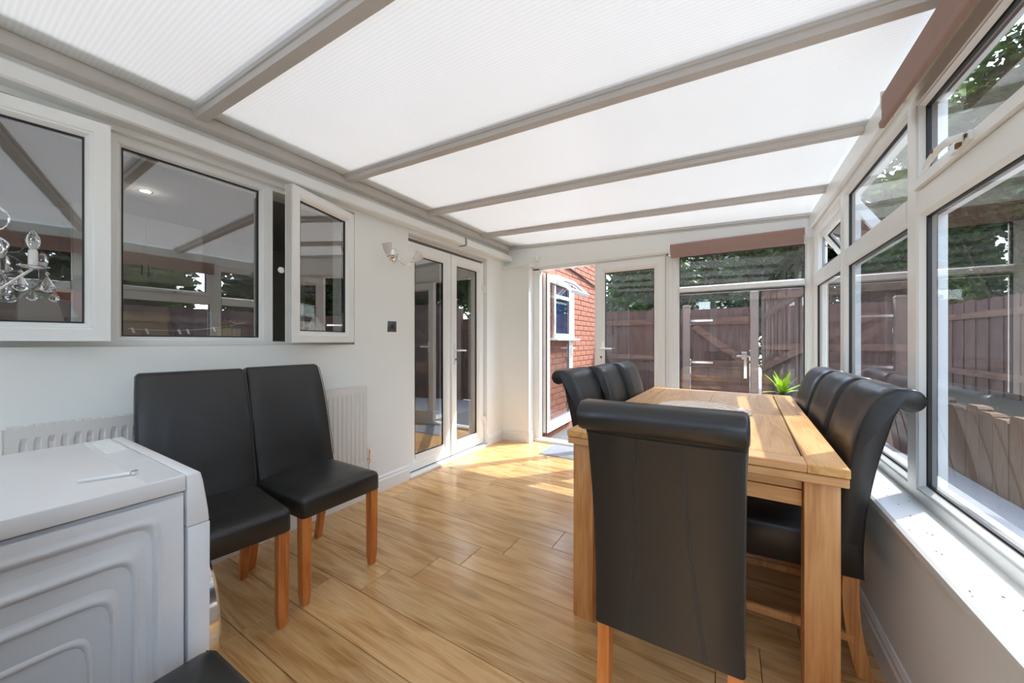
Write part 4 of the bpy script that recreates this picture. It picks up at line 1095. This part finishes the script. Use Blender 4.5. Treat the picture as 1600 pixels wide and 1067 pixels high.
for z0, z1 in ((1.48, .96), (.80, .28)):
    an = math.atan2(z0 - z1, gw * .85); b2 = B(); b2.M = Matrix.Translation((.05, -.031, z0)) @ Matrix.Rotation(an if z0 > 1 else an, 4, 'Y'); b2.box(0, math.hypot(gw * .85, z0 - z1), 0, .028, -.05, .05); b2.build('brace', M['fence_x'], gt)
ltc = B(); ltc.box(gw - .16, gw + .0, -.045, -.031, 1.02, 1.05); ltc.box(gw - .10, gw - .03, -.06, -.03, .99, 1.10); ltc.box(gw - .07, gw - .03, -.05, -.031, .72, .99); ltc.build('latch', M['chrome'], gt, bevel=.003, seg=1)
hg = B()
for z in (.92, 1.55): hg.box(.0, .30, -.038, -.030, z, z + .03)
hg.build('hinge_strap', M['chrome'], gt, smooth=0)

# retaining row of upright sleepers on the right
sl_ = thing('sleeper_edging', 'row of upright weathered timber sleepers retaining the raised bed', 'edging', (1.90, -2.0, -.12))
ssrc = None; y = 0; i = 0
while y < 7.6:
    w = .19 + .03 * ((i * 37 % 10) / 10); hh = .66 + .03 * math.sin(i * 1.9)
    if ssrc is None: ssrc = B().prism([(0, 0), (1, 0), (1, .97), (.86, 1), (.14, 1), (0, .97)], 0, .09, 'x').build('sleeper', M['sleeper'], sl_, smooth=0); ssrc.scale = (1, w - .006, hh); ssrc.location = (0, y, 0)
    else: inst(ssrc, sl_, (random.uniform(-.006, .006), y, 0), sc=(1, w - .012, hh))
    y += w; i += 1
struct(B().box(1.995, 5.5, -2.0, 9.5, -.12, .50).build('raised_bed', M['soil'], smooth=0), 'raised soil bed behind the sleepers', 'ground')
t = thing('board_fence', 'long dark brown board fence behind the raised bed', 'fence', (2.75, -2.0, .50), R(90))
src = None
for i in range(80):
    if src is None: src = B().box(-.003, .143, 0, .018, 0, 1).build('board', M['fence'], t, smooth=0); src.scale = (1, 1, 1.18)
    else: inst(src, t, (i * .14, .012 * (i % 2), 0), sc=(1, 1, 1.18 + random.uniform(-.01, .01)))
for z in (.2, .95): B().box(0, 11.2, .019, .05, z, z + .08).build('rail', M['fence_x'], t, smooth=0)

def tree(lab, loc, rx, rz_, h0, n, mat, seed, sz=.075):
    rnd = random.Random(seed)
    t = thing('leafy_tree', lab, 'tree', (loc[0], loc[1], -.12))
    B().tube([(0, 0, 0), (.05, .03, h0 * .5), (0, 0, h0 + rz_ * .3)], .1, 10, rr=[.12, .09, .05]).build('trunk', M['bark'], t)
    br = B()
    for k in range(7):
        a = k * 2.4; br.tube([(0, 0, h0 * .7), (rx * .3 * math.cos(a), rx * .3 * math.sin(a), h0 + .1), (rx * .7 * math.cos(a), rx * .7 * math.sin(a), h0 + rz_ * .35)], .03, 6, rr=[.05, .03, .012])
    br.build('branch', M['bark'], t)
    cl = []
    for k in range(44):
        u_, v_ = rnd.uniform(0, 6.28), rnd.uniform(-.9, 1); r_ = rnd.uniform(.25, .72)
        cl.append((rx * r_ * math.cos(u_) * math.sqrt(1 - v_ * v_ * .7), rx * r_ * math.sin(u_) * math.sqrt(1 - v_ * v_ * .7), h0 + rz_ * (.45 + .68 * v_ * r_)))
    vs, fs_ = [], []
    for i in range(n):
        c = cl[i % len(cl)]
        d = Vector((rnd.gauss(0, 1), rnd.gauss(0, 1), rnd.gauss(0, 1))).normalized() * (rx * .34) * rnd.random() ** .4
        p = Vector(c) + d; e = Euler((rnd.uniform(-1, 1), rnd.uniform(-1, 1), rnd.uniform(0, 6.28))).to_matrix(); s_ = sz * rnd.uniform(.6, 1.3); k = len(vs)
        for q in ((-.4, 0, 0), (0, -.5, .1), (.9, 0, 0), (0, .5, .1)): vs.append(tuple(p + e @ (Vector(q) * s_)))
        fs_.append((k, k + 1, k + 2, k + 3))
    o = B(); o.v = vs; o.f = fs_
    me = bpy.data.meshes.new('foliage'); me.from_pydata(vs, [], fs_); me.materials.append(mat)
    fo_ = bpy.data.objects.new('foliage', me); COL.objects.link(fo_); fo_.parent = t; fo_['kind'] = 'stuff'
    return t
tree('dark leafy tree behind the fence left of the gate', (-1.75, 9.9), 1.7, 4.4, .8, 24000, M['tree_leaf'], 1, .11)
tree('dark leafy tree standing behind the garden gate', (1.5, 11.3), 1.75, 4.6, .8, 24000, M['tree_leaf'], 2, .11)
tree('tall dark tree seen in the gap above the garden gate', (-.1, 15.6), 2.4, 5.4, 1.0, 22000, M['tree_leaf'], 8, .15)
tree('tall leafy tree beyond the far end of the raised bed', (4.7, 9.4), 1.9, 6.6, .6, 34000, M['tree_leaf'], 3, .12)
tree('lighter tall tree glimpsed between the two trees behind the gate', (4.2, 13.6), 2.3, 7.6, .8, 24000, M['tree_leaf_light'], 13, .16)
tree('dark tall leafy tree halfway along the long fence', (5.6, 5.5), 1.8, 6.0, .6, 26000, M['tree_leaf'], 7, .12)
tree('tall dark tree in the second row beyond the long fence', (9.4, 7.2), 2.4, 7.4, 1.0, 22000, M['tree_leaf'], 9, .16)
tree('light green bushy tree behind the long fence', (5.5, 1.9), 1.8, 6.0, .6, 26000, M['tree_leaf_light'], 5, .12)
tree('tall dark tree far behind the light green bushy tree', (9.2, 2.2), 2.4, 7.4, 1.0, 20000, M['tree_leaf'], 10, .16)
tree('dark bushy tree behind the near part of the long fence', (5.4, -1.7), 1.7, 5.4, .6, 20000, M['tree_leaf'], 6, .12)
fence_run('board_fence', 'unseen brown board fence added behind the camera to block bright sky reflections', -4.0, 2.6, 2.1, -4.6, 40)  # added out of view to keep low bright sky out of window reflections
tree('unseen leafy shrub tree added left of centre behind the camera to screen reflected sky', (-2.4, -6.9), 1.6, 3.2, .8, 12000, M['tree_leaf'], 14, .13)  # added out of view to cover the sky band reflected above the fence
tree('unseen leafy shrub tree added right of centre behind the camera to screen reflected sky', (1.3, -6.9), 1.7, 3.4, .8, 12000, M['tree_leaf'], 15, .13)  # second unseen tree, added against the same sky reflection
